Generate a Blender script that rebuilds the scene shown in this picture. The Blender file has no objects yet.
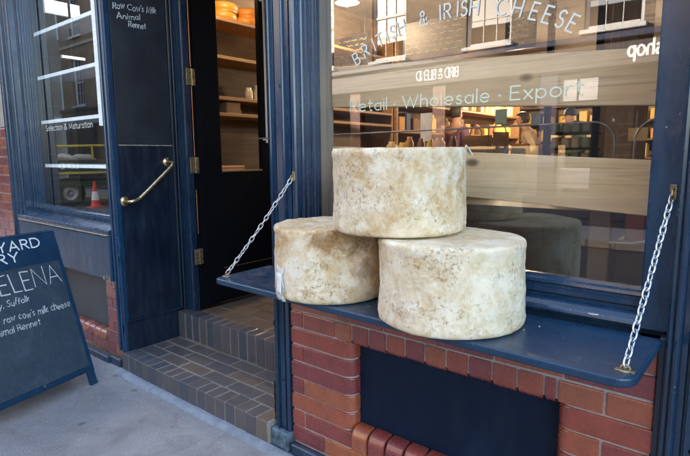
import bpy, bmesh, math, random
from mathutils import Vector, Matrix, noise
PI=math.pi
sc=bpy.context.scene
C=sc.collection
rnd=random.Random(7)

# ------------------------------------------------------------------ camera
cd=bpy.data.cameras.new('camera'); cam=bpy.data.objects.new('camera',cd); C.objects.link(cam)
R=Matrix(((0.77154972,0.08312466,-0.63071493),(0.6361253,-0.11243145,0.76335036),(-0.00745896,-0.99017648,-0.13962415)))
# columns of world axes in camera (right, down, forward)
CP=Vector((0,-1.7,1.4))
M=Matrix.Identity(4)
for r in range(3):
    M[r][0]=R[r][0]; M[r][1]=-R[r][1]; M[r][2]=-R[r][2]; M[r][3]=CP[r]
cam.matrix_world=M
cd.sensor_width=36; cd.lens=516/690*36; cd.clip_start=.05; cd.clip_end=2000
sc.camera=cam

# ------------------------------------------------------------------ helpers
def tag(o,label=None,cat=None,group=None,kind=None):
    if label:o['label']=label
    if cat:o['category']=cat
    if group:o['group']=group
    if kind:o['kind']=kind
    return o
def empty(name,loc,label,cat,group=None):
    o=bpy.data.objects.new(name,None); C.objects.link(o); o.location=loc; o.empty_display_size=.1
    return tag(o,label,cat,group)
bpy_up=lambda:bpy.context.view_layer.update()
def link(name,bm,mat,parent=None,smooth=False,label=None):
    me=bpy.data.meshes.new(name); bm.normal_update(); bm.to_mesh(me); bm.free()
    if mat is not None:
        for m in (mat if isinstance(mat,(list,tuple)) else [mat]): me.materials.append(m)
    if smooth:
        for p in me.polygons:p.use_smooth=True
    o=bpy.data.objects.new(name,me); C.objects.link(o)
    if parent is not None:
        o.parent=parent
        # meshes are written in world coordinates: cancel the parents' offset
        off=Vector((0,0,0)); p=parent
        mw=Matrix.Identity(4); chain=[]
        while p is not None: chain.append(p); p=p.parent
        for q in reversed(chain): mw=mw@q.matrix_parent_inverse@q.matrix_basis
        o.matrix_parent_inverse=mw.inverted()
    if label:o['label']=label
    return o
def box(bm,x0,x1,y0,y1,z0,z1,bev=0,seg=1):
    r=bmesh.ops.create_cube(bm,size=1)
    vs=r['verts']
    for v in vs:
        v.co=Vector((x0+(v.co.x+.5)*(x1-x0),y0+(v.co.y+.5)*(y1-y0),z0+(v.co.z+.5)*(z1-z0)))
    if bev:
        es=list({e for v in vs for e in v.link_edges})
        bmesh.ops.bevel(bm,geom=es,offset=min(bev,abs(x1-x0)*.45,abs(y1-y0)*.45,abs(z1-z0)*.45),segments=seg,affect='EDGES',profile=.5)
    return vs
def B(name,mat,parent,*boxes,bev=.003,seg=1,label=None):
    bm=bmesh.new()
    for b in boxes: box(bm,*b,bev=bev,seg=seg)
    return link(name,bm,mat,parent,label=label)
def tube(bm,pts,r,n=12,closed=False,rs=None):
    pts=[Vector(p) for p in pts]; rings=[]
    N=len(pts)
    t0=(pts[1]-pts[0]).normalized()
    up=Vector((0,0,1)) if abs(t0.z)<.9 else Vector((1,0,0))
    u=t0.cross(up).normalized()
    for i,p in enumerate(pts):
        if closed: t=(pts[(i+1)%N]-pts[i-1]).normalized()
        else: t=(pts[min(i+1,N-1)]-pts[max(i-1,0)]).normalized()
        u=(u-t*u.dot(t)).normalized(); v=t.cross(u)
        rr=rs[i] if rs else r
        rings.append([bm.verts.new(p+(u*math.cos(2*PI*k/n)+v*math.sin(2*PI*k/n))*rr) for k in range(n)])
    rg=range(N) if closed else range(N-1)
    for i in rg:
        a,b=rings[i],rings[(i+1)%N]
        for k in range(n): bm.faces.new((a[k],a[(k+1)%n],b[(k+1)%n],b[k]))
    if not closed:
        bm.faces.new(rings[0][::-1]); bm.faces.new(rings[-1])
def lathe(bm,prof,c,n=48,axis=Vector((0,0,1)),ring=None):
    axis=Vector(axis).normalized(); c=Vector(c)
    u=axis.orthogonal().normalized(); v=axis.cross(u)
    rings=[]
    for (r,h) in prof:
        if r<1e-6: rings.append([bm.verts.new(c+axis*h)])
        else: rings.append([bm.verts.new(c+axis*h+(u*math.cos(2*PI*k/n)+v*math.sin(2*PI*k/n))*r) for k in range(n)])
    for a,b in zip(rings,rings[1:]):
        for k in range(n):
            k2=(k+1)%n
            if len(a)==1 and len(b)==1: continue
            if len(a)==1: bm.faces.new((a[0],b[k],b[k2]))
            elif len(b)==1: bm.faces.new((a[k],a[k2],b[0]))
            else: bm.faces.new((a[k],a[k2],b[k2],b[k]))
def extrude(bm,prof,p0,p1,fx,fy):
    """prism: 2D profile (a,b) -> a*fx+b*fy, swept from p0 to p1"""
    p0,p1,fx,fy=map(Vector,(p0,p1,fx,fy))
    A=[bm.verts.new(p0+fx*a+fy*b) for a,b in prof]; Bv=[bm.verts.new(p1+fx*a+fy*b) for a,b in prof]
    n=len(prof)
    for i in range(n): bm.faces.new((A[i],A[(i+1)%n],Bv[(i+1)%n],Bv[i]))
    bm.faces.new(A[::-1]); bm.faces.new(Bv)
    bmesh.ops.recalc_face_normals(bm,faces=bm.faces)

# ------------------------------------------------------------------ materials
class NT:
    def __init__(s,name):
        s.m=bpy.data.materials.new(name); s.m.use_nodes=True; s.t=s.m.node_tree; s.t.nodes.clear()
        s.out=s.n('ShaderNodeOutputMaterial')
    def n(s,typ,**kw):
        nd=s.t.nodes.new(typ)
        for k,v in kw.items():
            if k in nd.inputs.keys() if not hasattr(nd,k) else False: nd.inputs[k].default_value=v
            elif hasattr(nd,k): setattr(nd,k,v)
        return nd
    def l(s,a,b): s.t.links.new(a,b)
    def coord(s,scale=(1,1,1),rot=(0,0,0)):
        g=s.n('ShaderNodeNewGeometry'); mp=s.n('ShaderNodeMapping'); s.l(g.outputs['Position'],mp.inputs['Vector'])
        mp.inputs['Scale'].default_value=scale; mp.inputs['Rotation'].default_value=rot
        s.geo=g; return mp.outputs['Vector']
    def noise(s,vec,scale,detail=5,rough=.55,dist=0):
        nd=s.n('ShaderNodeTexNoise'); s.l(vec,nd.inputs['Vector'])
        nd.inputs['Scale'].default_value=scale; nd.inputs['Detail'].default_value=detail
        nd.inputs['Roughness'].default_value=rough; nd.inputs['Distortion'].default_value=dist
        return nd.outputs['Fac']
    def ramp(s,fac,*stops,interp='LINEAR'):
        r=s.n('ShaderNodeValToRGB'); s.l(fac,r.inputs['Fac']); cr=r.color_ramp; cr.interpolation=interp
        while len(cr.elements)<len(stops): cr.elements.new(.5)
        for e,(p,c) in zip(cr.elements,stops):
            e.position=p; e.color=(c,c,c,1) if isinstance(c,(int,float)) else (*c,1)
        return r.outputs['Color']
    def mix(s,fac,a,b,typ='MIX'):
        m=s.n('ShaderNodeMix'); m.data_type='RGBA'; m.blend_type=typ
        for sock,val in ((m.inputs[0],fac),(m.inputs[6],a),(m.inputs[7],b)):
            if hasattr(val,'is_linked'): s.l(val,sock)
            elif isinstance(val,(int,float)): sock.default_value=val if sock==m.inputs[0] else (val,val,val,1)
            else: sock.default_value=(*val,1)
        return m.outputs[2]
    def math(s,op,a,b=0.):
        m=s.n('ShaderNodeMath'); m.operation=op
        for i,val in enumerate((a,b)):
            if hasattr(val,'is_linked'): s.l(val,m.inputs[i])
            else: m.inputs[i].default_value=val
        return m.outputs[0]
    def bump(s,h,strength=.3,dist=.002):
        b=s.n('ShaderNodeBump'); s.l(h,b.inputs['Height']); b.inputs['Strength'].default_value=strength; b.inputs['Distance'].default_value=dist
        return b.outputs['Normal']
    def bsdf(s,col,rough=.5,normal=None,metal=0,spec=.5,coat=0,emit=None,es=0):
        p=s.n('ShaderNodeBsdfPrincipled')
        if hasattr(col,'is_linked'): s.l(col,p.inputs['Base Color'])
        else: p.inputs['Base Color'].default_value=(*col,1)
        if hasattr(rough,'is_linked'): s.l(rough,p.inputs['Roughness'])
        else: p.inputs['Roughness'].default_value=rough
        if hasattr(metal,'is_linked'): s.l(metal,p.inputs['Metallic'])
        else: p.inputs['Metallic'].default_value=metal
        p.inputs['Specular IOR Level'].default_value=spec; p.inputs['Coat Weight'].default_value=coat
        p.inputs['Coat Roughness'].default_value=.15
        if normal is not None: s.l(normal,p.inputs['Normal'])
        if emit: p.inputs['Emission Color'].default_value=(*emit,1); p.inputs['Emission Strength'].default_value=es
        s.l(p.outputs[0],s.out.inputs[0]); return s.m

def simple(name,col,rough=.5,metal=0,var=.15,scale=18,bump=.15,bd=.001,emit=None,es=0,spec=.5,stretch=(1,1,1),coat=0):
    t=NT(name); v=t.coord(stretch); f=t.noise(v,scale)
    c=t.mix(t.ramp(f,(.3,0.),(.7,1.)),tuple(x*(1-var) for x in col),tuple(min(1,x*(1+var)) for x in col))
    f2=t.noise(v,scale*6,3)
    return t.bsdf(c,t.ramp(f,(.3,max(.02,rough-.08)),(.75,min(1,rough+.1))),t.bump(f2,bump,bd),metal,spec,coat,emit,es)

def paint(name,base,rough=.3,chips=.0,coat=.3,dirt=.35,spec=.5):
    t=NT(name); v=t.coord(); vs=t.coord((1,1,.22))
    big=t.noise(v,3.5,6,.6); streak=t.noise(vs,22,5,.6); fine=t.noise(v,140,3,.6)
    c=t.mix(t.ramp(big,(.3,0.),(.7,1.)),tuple(x*.8 for x in base),tuple(x*1.25 for x in base))
    dust=t.math('MULTIPLY',t.ramp(streak,(.5,0.),(.78,1.)),dirt)
    c=t.mix(dust,c,(.06,.09,.14))
    # small knocks down to pale undercoat
    n1=t.noise(v,55,4,.7,.6); n2=t.noise(v,4.,2)
    ch=t.math('MULTIPLY',t.ramp(n1,(.73-.05*chips,0.),(.745-.05*chips,1.)),t.ramp(n2,(.5,0.),(.58,1.)))
    c=t.mix(ch,c,(.34,.38,.42))
    r=t.ramp(streak,(.3,rough-.08),(.8,rough+.22))
    h=t.math('ADD',t.math('MULTIPLY',streak,.5),t.math('MULTIPLY',fine,.35))
    return t.bsdf(c,r,t.bump(h,.3,.0013),coat=coat,spec=spec)

navy=paint('navy_paint',(.0045,.025,.058),.24,.6,coat=.5,dirt=.15)
navy_mid=paint('navy_paint_lighter',(.006,.036,.084),.22,.8,coat=.5,dirt=.15)
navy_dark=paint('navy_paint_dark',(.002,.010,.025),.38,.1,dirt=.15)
shelfblue=paint('shelf_paint',(.007,.040,.088),.30,.3,coat=.2,dirt=.12,spec=.45)
darkboard=paint('dark_board',(.005,.014,.036),.6,-.3,coat=0,dirt=.12,spec=.15)
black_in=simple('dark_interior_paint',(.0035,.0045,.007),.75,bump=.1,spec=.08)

def mk_brick(name,stops,mortar=False,rough=.28,sc=1,coat=.35):
    t=NT(name); v=t.coord()
    g=t.geo.outputs['Random Per Island']
    c=t.ramp(g,*stops)
    f=t.noise(v,14,6,.65); f2=t.noise(v,90,4,.6); sp=t.noise(v,240,2)
    c=t.mix(t.ramp(f,(.35,0.),(.7,.75)),c,(0.05,.018,.016),'MIX') if False else t.mix(t.math('MULTIPLY',t.ramp(f,(.42,0.),(.72,1.)),.5),c,t.mix(.6,c,(.03,.015,.02)))
    c=t.mix(t.math('MULTIPLY',t.ramp(f2,(.62,0.),(.75,1.)),.28),c,(.30,.25,.25))
    c=t.mix(t.ramp(sp,(.74,0.),(.77,.8)),c,(.42,.36,.33))
    h=t.math('ADD',t.math('MULTIPLY',f,.8),t.math('MULTIPLY',f2,.5))
    return t.bsdf(c,t.ramp(f2,(.3,rough-.06),(.7,rough+.2)),t.bump(h,.35,.0025),coat=coat)
brick=mk_brick('glazed_brick',((0.,(.25,.048,.042)),(.25,(.34,.070,.038)),(.5,(.22,.042,.044)),(.72,(.28,.056,.042)),(.82,(.40,.115,.046)),(1.,(.34,.075,.038))),rough=.18,coat=.6)
bluebrick=mk_brick('blue_paver_brick',((0.,(.085,.09,.105)),(.4,(.135,.11,.095)),(.7,(.07,.08,.10)),(1.,(.165,.125,.095))),rough=.42,coat=.15)
def mk_mortar(name,col):
    t=NT(name); v=t.coord(); f=t.noise(v,60,5,.7); f0=t.noise(v,7,3)
    c=t.mix(t.ramp(f,(.3,0.),(.7,1.)),tuple(x*.7 for x in col),col); c=t.mix(t.math('MULTIPLY',t.ramp(f0,(.45,0.),(.7,1.)),.4),c,(.16,.14,.14))
    return t.bsdf(c,.9,t.bump(f,.6,.004))
mortar=mk_mortar('mortar',(.56,.49,.48))
mortar_d=mk_mortar('step_mortar',(.34,.315,.28))

def mk_pavement():
    t=NT('pavement_asphalt'); v=t.coord()
    big=t.noise(v,2.2,6,.68,.4); mid=t.noise(v,13,6,.7); fine=t.noise(v,130,4,.75)
    vo=t.n('ShaderNodeTexVoronoi'); t.l(v,vo.inputs['Vector']); vo.inputs['Scale'].default_value=95
    c=t.mix(t.ramp(big,(.35,0.),(.7,1.)),(.27,.27,.275),(.44,.44,.445))
    c=t.mix(t.math('MULTIPLY',t.ramp(mid,(.35,0.),(.65,1.)),.5),c,(.31,.305,.30))
    c=t.mix(t.math('MULTIPLY',t.ramp(fine,(.35,1.),(.65,0.)),.5),c,(.20,.20,.20))
    sp=t.noise(v,38,2,.5); c=t.mix(t.ramp(sp,(.72,0.),(.75,.9)),c,(.68,.68,.67))
    dk=t.noise(v,26,3,.6); c=t.mix(t.ramp(dk,(.70,0.),(.74,.6)),c,(.13,.125,.12))
    st=t.noise(v,4.5,7,.75,1.2); c=t.mix(t.math('MULTIPLY',t.ramp(st,(.52,0.),(.62,1.)),.35),c,(.17,.165,.16)); gum=t.noise(v,7.5,1,.4); c=t.mix(t.ramp(gum,(.735,0.),(.745,.7)),c,(.12,.12,.12))
    h=t.math('ADD',t.math('MULTIPLY',mid,.7),t.math('ADD',t.math('MULTIPLY',fine,.35),t.math('MULTIPLY',vo.outputs['Distance'],.25)))
    return t.bsdf(c,t.ramp(mid,(.3,.5),(.7,.75)),t.bump(h,.9,.008))
pavem=mk_pavement()
road_m=simple('road_asphalt',(.05,.05,.052),.8,scale=6,bump=.5,bd=.004)
kerbstone=simple('grey_stone',(.27,.26,.25),.7,scale=8,bump=.4,bd=.003)
fillet=simple('cement_fillet',(.22,.25,.29),.6,scale=12,var=.3,bump=.5,bd=.004)
plinth_m=simple('plinth_paint',(.03,.05,.085),.4,scale=14,var=.4,bump=.4,bd=.003)

def mk_cheese(name,seed,stain=(0,0,0),stain_r=.12,samt=(),tan=.56):
    t=NT(name)
    g=t.n('ShaderNodeNewGeometry'); mp=t.n('ShaderNodeMapping'); t.l(g.outputs['Position'],mp.inputs['Vector']); mp.inputs['Location'].default_value=(seed*3.1,seed*1.7,seed*.9)
    v=mp.outputs['Vector']; pos=g.outputs['Position']
    big=t.noise(v,5.5,4,.55,.4); mid=t.noise(v,20,6,.68,.6); fine=t.noise(v,95,4,.65); sp=t.noise(v,62,3,.5,.3); sp2=t.noise(v,26,3,.6)
    c=t.mix(t.ramp(mid,(.38,0.),(.60,1.)),(.76,.61,.38),(.90,.80,.60))
    big2=t.noise(v,3.6,5,.65,.8)
    tanm=t.ramp(big2,(tan-.05,0.),(tan+.09,1.))
    tex=t.noise(v,38,6,.75,.2)
    c=t.mix(t.math('MULTIPLY',tanm,t.ramp(tex,(.40,.25),(.62,.95))),c,(.58,.36,.145))
    bl=t.noise(v,8.5,5,.65); c=t.mix(t.ramp(bl,(.53,0.),(.66,.7)),c,(.90,.85,.71))
    cl=t.noise(v,6.5,5,.7,.5)
    sp=t.noise(v,85,8,.8,.1)
    fm=t.math('MULTIPLY',t.ramp(sp,(.53,0.),(.64,1.)),t.ramp(cl,(.44,.10),(.60,1.)))
    c=t.mix(t.math('MULTIPLY',fm,.85),c,(.40,.24,.11))
    sp2=t.noise(v,36,8,.82,.2)
    c=t.mix(t.math('MULTIPLY',t.ramp(sp2,(.64,0.),(.70,1.)),.9),c,(.19,.125,.08))
    vn=t.noise(v,11,4,.6,1.2); vr=t.math('ABSOLUTE',t.math('SUBTRACT',vn,.5))
    vein=t.math('MULTIPLY',t.ramp(vr,(.0,1.),(.012,0.)),t.ramp(bl,(.42,1.),(.52,0.)))
    pits=t.noise(v,70,4,.65,.1); c=t.mix(t.math('MULTIPLY',t.math('MULTIPLY',t.ramp(pits,(.60,0.),(.67,1.)),t.ramp(cl,(.42,.15),(.58,1.))),.85),c,(.36,.22,.105)); c=t.mix(t.math('MULTIPLY',vein,.05),c,(.40,.27,.14))
    if samt:
        for (sx,sy,sz,rad,amt) in samt:
            d=t.n('ShaderNodeVectorMath'); d.operation='DISTANCE'
            m2=t.n('ShaderNodeMapping'); t.l(pos,m2.inputs[0]); m2.inputs['Scale'].default_value=(1,1,1.35); t.l(m2.outputs[0],d.inputs[0]); d.inputs[1].default_value=(sx,sy,sz*1.35)
            dd=t.math('ADD',d.outputs['Value'],t.math('ADD',t.math('MULTIPLY',t.math('SUBTRACT',mid,.5),.16),t.math('MULTIPLY',t.math('SUBTRACT',big,.5),.22)))
            m=t.ramp(t.math('DIVIDE',dd,rad),(.35,amt),(1.,0.))
            c=t.mix(m,c,t.mix(t.ramp(sp,(.4,0.),(.6,1.)),(.42,.24,.09),(.20,.10,.045)))
    # cloth weave
    h=t.math('ADD',t.math('MULTIPLY',mid,.9),t.math('ADD',t.math('MULTIPLY',fine,.35),t.math('ADD',t.math('MULTIPLY',fm,-.5),t.math('MULTIPLY',vein,-.08))))
    return t.bsdf(c,.9,t.bump(h,.7,.0045),spec=.08)

def mk_wood(name,base,dark,axis=0,scale=1,rough=.55,knots=True):
    t=NT(name); s=[14,14,14]; s[axis]=.9
    v=t.coord(tuple(x*scale for x in s)); v2=t.coord()
    w=t.noise(v,1.6,6,.62,1.1); w2=t.noise(v2,5,4,.6)
    s3=[70,70,70]; s3[axis]=1.6; g3=t.noise(t.coord(tuple(x*scale for x in s3)),1.0,4,.6,.8)
    c=t.mix(t.ramp(w,(.3,0.),(.68,1.)),dark,base); c=t.mix(t.math('MULTIPLY',t.ramp(w2,(.4,1.),(.6,0.)),.35),c,dark)
    c=t.mix(t.math('MULTIPLY',t.ramp(g3,(.56,0.),(.66,1.)),.4),c,tuple(x*.45 for x in dark))
    s4=[26,26,26]; s4[axis]=.7; g4=t.noise(t.coord(tuple(x*scale for x in s4)),1.0,3,.5,1.4)
    c=t.mix(t.ramp(g4,(.67,0.),(.70,.6)),c,tuple(x*.3 for x in dark))
    if knots:
        vo=t.n('ShaderNodeTexVoronoi'); s2=[4.6,4.6,4.6]; s2[axis]=2.6; t.l(t.coord(tuple(s2)),vo.inputs['Vector']); vo.inputs['Scale'].default_value=1.15
        c=t.mix(t.ramp(vo.outputs['Distance'],(.05,.85),(.11,0.)),c,(.06,.03,.018))
    return t.bsdf(c,rough,t.bump(w,.4,.002))
timber=mk_wood('pale_pine',(.90,.70,.43),(.70,.50,.28))
shelfwood=mk_wood('warm_shelf_wood',(.42,.24,.10),(.26,.13,.05),1,knots=False)
shelfback=mk_wood('shelf_back_wood',(.22,.15,.09),(.13,.085,.05),1,knots=False)
ply=mk_wood('plywood',(.40,.27,.15),(.28,.18,.10),2)
whitep=simple('white_gloss_paint',(.72,.74,.76),.35,var=.05)
plaster=simple('cream_plaster',(.26,.20,.14),.9,var=.08,scale=4)
brass=simple('aged_brass',(.66,.50,.27),.25,metal=.9,var=.35,scale=60,bump=.2)
dullbrass=simple('tarnished_brass',(.30,.245,.15),.45,metal=.8,var=.5,scale=60,bump=.3)
gap_orange=simple('gap_light_orange',(.55,.25,.11),.3,metal=.8,var=.4,scale=20,stretch=(1,1,.3))  # metallic orange for the light showing through the hinge gap
steel=simple('galvanised_steel',(.58,.60,.63),.30,metal=.85,var=.35,scale=60)
chrome=simple('grey_tube_steel',(.34,.34,.36),.45,metal=.4)
paperbag=simple('brown_paper',(.42,.26,.12),.85,var=.2,scale=12,bump=.5,bd=.004)
def mk_glass(name,gain=1.8,add=.02,tint=(.97,.98,.98)):
    t=NT(name); g=t.n('ShaderNodeNewGeometry'); d=t.n('ShaderNodeVectorMath'); d.operation='DOT_PRODUCT'; t.l(g.outputs['Normal'],d.inputs[0]); t.l(g.outputs['Incoming'],d.inputs[1])
    c=t.math('SUBTRACT',1.,t.math('ABSOLUTE',d.outputs['Value'])); fz=t.math('ADD',t.math('MULTIPLY',t.math('POWER',c,5.),.96),.04)
    f=t.math('MINIMUM',t.math('ADD',t.math('MULTIPLY',fz,gain),add),.95)
    tr=t.n('ShaderNodeBsdfTransparent'); tr.inputs[0].default_value=(*tint,1)
    gl=t.n('ShaderNodeBsdfGlossy'); gl.inputs['Roughness'].default_value=.0; gl.inputs['Color'].default_value=(1,1,1,1)
    n=t.noise(t.coord(),1.6,2); t.l(t.bump(n,.07,.004),gl.inputs['Normal'])
    mx=t.n('ShaderNodeMixShader'); t.l(f,mx.inputs[0]); t.l(tr.outputs[0],mx.inputs[1]); t.l(gl.outputs[0],mx.inputs[2]); t.l(mx.outputs[0],t.out.inputs[0])
    return t.m
glass=mk_glass('shop_glass',3.0,.02)
glass_l=mk_glass('shop_glass_left',2.6,.0)
glass_d=mk_glass('door_glass',.25,.0,(.96,.96,.96))
def mk_pane():
    t=NT('dark_window_pane'); n=t.noise(t.coord(),.9,2); nn=t.bump(n,.08,.02)
    gl=t.n('ShaderNodeBsdfGlossy'); gl.inputs['Roughness'].default_value=.02; gl.inputs['Color'].default_value=(.9,.9,.9,1); t.l(nn,gl.inputs['Normal'])
    df=t.n('ShaderNodeBsdfDiffuse'); df.inputs[0].default_value=(.012,.013,.015,1)
    mx=t.n('ShaderNodeMixShader'); mx.inputs[0].default_value=.28; t.l(df.outputs[0],mx.inputs[1]); t.l(gl.outputs[0],mx.inputs[2]); t.l(mx.outputs[0],t.out.inputs[0])
    return t.m
pane_m=mk_pane()
lampmetal=simple('lamp_metal',(.05,.05,.05),.4)
lett=simple('white_vinyl',(.72,.78,.72),.6,var=.03,bump=0)
lett_pale=simple('pale_green_vinyl',(.66,.76,.62),.6,var=.05,bump=0)
lett_white=simple('signwriter_white',(.80,.82,.82),.5,var=.04,bump=0)
def mk_chalk():
    t=NT('chalk'); v=t.coord(); f=t.noise(v,420,3,.7)
    return t.bsdf(t.mix(t.ramp(f,(.38,0.),(.55,1.)),(.22,.24,.27),(.78,.80,.80)),.95)
chalk=mk_chalk()
def mk_slate():
    t=NT('chalkboard_black'); v=t.coord(); f=t.noise(v,5,6,.7,.8); f2=t.noise(t.coord((1,1,.25)),60,4,.7)
    c=t.mix(t.ramp(f,(.35,0.),(.75,1.)),(.010,.013,.020),(.024,.029,.040)); c=t.mix(t.math('MULTIPLY',t.ramp(f2,(.6,0.),(.8,1.)),.25),c,(.07,.08,.10))
    return t.bsdf(c,.48,t.bump(f2,.15,.001))
slate=mk_slate()
def mk_slate2():
    t=NT('sandwich_board_slate'); v=t.coord(); f=t.noise(v,5,6,.7,.8); f2=t.noise(v,60,4,.7)
    c=t.mix(t.ramp(f,(.3,0.),(.75,1.)),(.024,.044,.066),(.038,.064,.090)); c=t.mix(t.math('MULTIPLY',t.ramp(f2,(.5,0.),(.8,1.)),.3),c,(.12,.15,.18)); f3=t.noise(t.coord((1,1,.5)),8,6,.75,1.5); c=t.mix(t.math('MULTIPLY',t.ramp(f3,(.5,0.),(.72,1.)),.35),c,(.11,.14,.175))
    return t.bsdf(c,.5,t.bump(f2,.15,.001))
slate2=mk_slate2()

# ------------------------------------------------------------------ stroke lettering
def arc(cx,cy,rx,ry,a0,a1,n=10):
    return [(cx+rx*math.cos(math.radians(a0+(a1-a0)*i/n)),cy+ry*math.sin(math.radians(a0+(a1-a0)*i/n))) for i in range(n+1)]
X=.66
F={
'A':(.74,[[(0,0),(.37,1),(.74,0)],[(.13,.33),(.61,.33)]]),
'B':(.55,[[(.0,0),(0,1),(.28,1)]+arc(.28,.76,.22,.24,90,-90)+[(.02,.52)],[(.02,.52)]+arc(.3,.26,.25,.26,90,-90)+[(0,0)]]),
'C':(.75,[arc(.45,.5,.45,.5,50,310,18)]),
'D':(.72,[[(0,0),(0,1),(.25,1)]+arc(.25,.5,.47,.5,90,-90,14)+[(0,0)]]),
'E':(.5,[[(.48,1),(0,1),(0,0),(.5,0)],[(0,.52),(.42,.52)]]),
'F':(.48,[[(.48,1),(0,1),(0,0)],[(0,.52),(.4,.52)]]),
'H':(.66,[[(0,0),(0,1)],[(.66,0),(.66,1)],[(0,.52),(.66,.52)]]),
'I':(.0,[[(0,0),(0,1)]]),
'L':(.45,[[(0,1),(0,0),(.45,0)]]),
'M':(.85,[[(0,0),(.1,1),(.42,.15),(.75,1),(.85,0)]]),
'N':(.7,[[(0,0),(0,1),(.7,0),(.7,1)]]),
'O':(.95,[arc(.47,.5,.47,.5,90,450,24)]),
'R':(.55,[[(0,0),(0,1),(.28,1)]+arc(.28,.75,.24,.25,90,-90)+[(0,.5)],[(.24,.5),(.57,0)]]),
'S':(.5,[arc(.26,.75,.22,.24,35,265,12)+arc(.25,.26,.24,.26,85,-145,12)]),
'T':(.6,[[(0,1),(.6,1)],[(.3,1),(.3,0)]]),
'W':(1.05,[[(0,1),(.28,0),(.52,.9),(.77,0),(1.05,1)]]),
'Y':(.62,[[(0,1),(.31,.48),(.62,1)],[(.31,.48),(.31,0)]]),
'P':(.52,[[(0,0),(0,1),(.28,1)]+arc(.28,.74,.24,.26,90,-90)+[(0,.48)]]),
'&':(.72,[[(.7,0),(.2,.62)]+arc(.32,.79,.17,.19,200,-20,10)+[(.12,.42)]+arc(.28,.24,.26,.25,150,340,10)+[(.68,.45)]]),
'X':(.6,[[(0,0),(.6,1)],[(0,1),(.6,0)]]),
'G':(.8,[arc(.45,.5,.45,.5,50,330,18)+[(.84,.45),(.55,.45)]]),
'a':(.48,[arc(.23,.31,.23,.31,60,300,12),[(.46,X),(.46,0)]]),
'b':(.48,[[(0,1),(0,0)],arc(.23,.31,.23,.31,150,-150,12)]),
'c':(.42,[arc(.25,.32,.25,.33,50,310,12)]),
'd':(.48,[arc(.23,.31,.23,.31,30,330,12),[(.46,1.05),(.46,0)]]),
'e':(.5,[[(.02,.34),(.48,.34)]+arc(.25,.33,.24,.33,5,315,14)]),
'f':(.3,[arc(.27,.82,.17,.2,70,180,6)+[(.10,0)],[(0,X),(.3,X)]]),
'g':(.46,[arc(.22,.34,.22,.3,60,300,12),[(.45,X),(.44,-.1)]+arc(.24,-.12,.2,.2,0,-150,6)]),
'h':(.44,[[(0,1.05),(0,0)],[(0,.42)]+arc(.22,.42,.21,.24,160,0,8)+[(.44,0)]]),
'i':(.0,[[(0,X),(0,0)],[(0,.86),(0,.92)]]),
'k':(.4,[[(0,1.05),(0,0)],[(.38,X),(.02,.3)],[(.1,.37),(.4,0)]]),
'l':(.0,[[(0,1.05),(0,0)]]),
'm':(.74,[[(0,X),(0,0)],[(0,.44)]+arc(.18,.44,.18,.22,160,0,6)+[(.37,0)],[(.37,.44)]+arc(.55,.44,.18,.22,160,0,6)+[(.74,0)]]),
'n':(.44,[[(0,X),(0,0)],[(0,.42)]+arc(.22,.42,.21,.24,160,0,8)+[(.44,0)]]),
'o':(.52,[arc(.26,.33,.26,.33,90,450,18)]),
'p':(.48,[[(0,X),(0,-.35)],arc(.24,.32,.23,.32,150,-150,12)]),
'r':(.28,[[(0,X),(0,0)],[(0,.4)]+arc(.2,.42,.18,.24,170,60,5)]),
's':(.34,[arc(.18,.49,.14,.16,40,260,8)+arc(.17,.17,.15,.17,80,-150,8)]),
't':(.3,[[(.12,.92),(.12,.1)]+arc(.24,.12,.12,.12,180,290,4),[(0,X),(.3,X)]]),
'u':(.44,[[(0,X),(0,.24)]+arc(.22,.24,.21,.24,180,350,8),[(.44,X),(.44,0)]]),
'w':(.68,[[(0,X),(.17,0),(.34,.6),(.51,0),(.68,X)]]),
'x':(.42,[[(0,0),(.42,X)],[(0,X),(.42,0)]]),
'y':(.44,[[(0,X),(.22,.02)],[(.44,X),(.12,-.35)]]),
'v':(.44,[[(0,X),(.22,0),(.44,X)]]),
"'":(.0,[[(0,1),(0,.82)]]), ',':(.05,[[(.04,.06),(0,-.14)]]), '·':(.08,[arc(.04,.4,.04,.04,0,360,8)]), '.':(.0,[[(0,0),(0,.06)]]),
'^':(.8,[[(0,0),(.4,.6),(.4,0),(.8,0)]]),
}
def text_width(s,track,sp=.42):
    w=0
    for ch in s: w+= sp if ch==' ' else F[ch][0]+track
    return w-track
WJ=[0]
def ribbon(bm,pts,w,to3,k):
    pts=[Vector(p) for p in pts]; q=[pts[0]]
    for p in pts[1:]:
        if (p-q[-1]).length>1e-5: q.append(p)
    if len(q)<2: return
    pts=q; L=[];Rr=[]; closed=(pts[0]-pts[-1]).length<1e-4
    n=len(pts)
    for i,p in enumerate(pts):
        if closed: a=pts[i-1] if i>0 else pts[-2]; b=pts[i+1] if i<n-1 else pts[1]
        else: a=pts[max(i-1,0)]; b=pts[min(i+1,n-1)]
        d1=(p-a); d2=(b-p)
        if d1.length<1e-6:d1=d2
        if d2.length<1e-6:d2=d1
        d1=d1.normalized();d2=d2.normalized()
        n1=Vector((-d1.y,d1.x));n2=Vector((-d2.y,d2.x)); m=(n1+n2)
        if m.length<.2: m=n1
        m=m.normalized(); s=min(1/max(m.dot(n1),.35),2.0)
        e=Vector((0,0))
        if not closed and i==0: e=-d2*w*.35
        if not closed and i==n-1: e=d1*w*.35
        if WJ[0]: s=s*(1+rnd.uniform(-WJ[0],WJ[0]))
        L.append(bm.verts.new(to3(p+e+m*w*.5*s,k))); Rr.append(bm.verts.new(to3(p+e-m*w*.5*s,k)))
    for i in range(n-1): bm.faces.new((L[i],Rr[i],Rr[i+1],L[i+1]))
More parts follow.
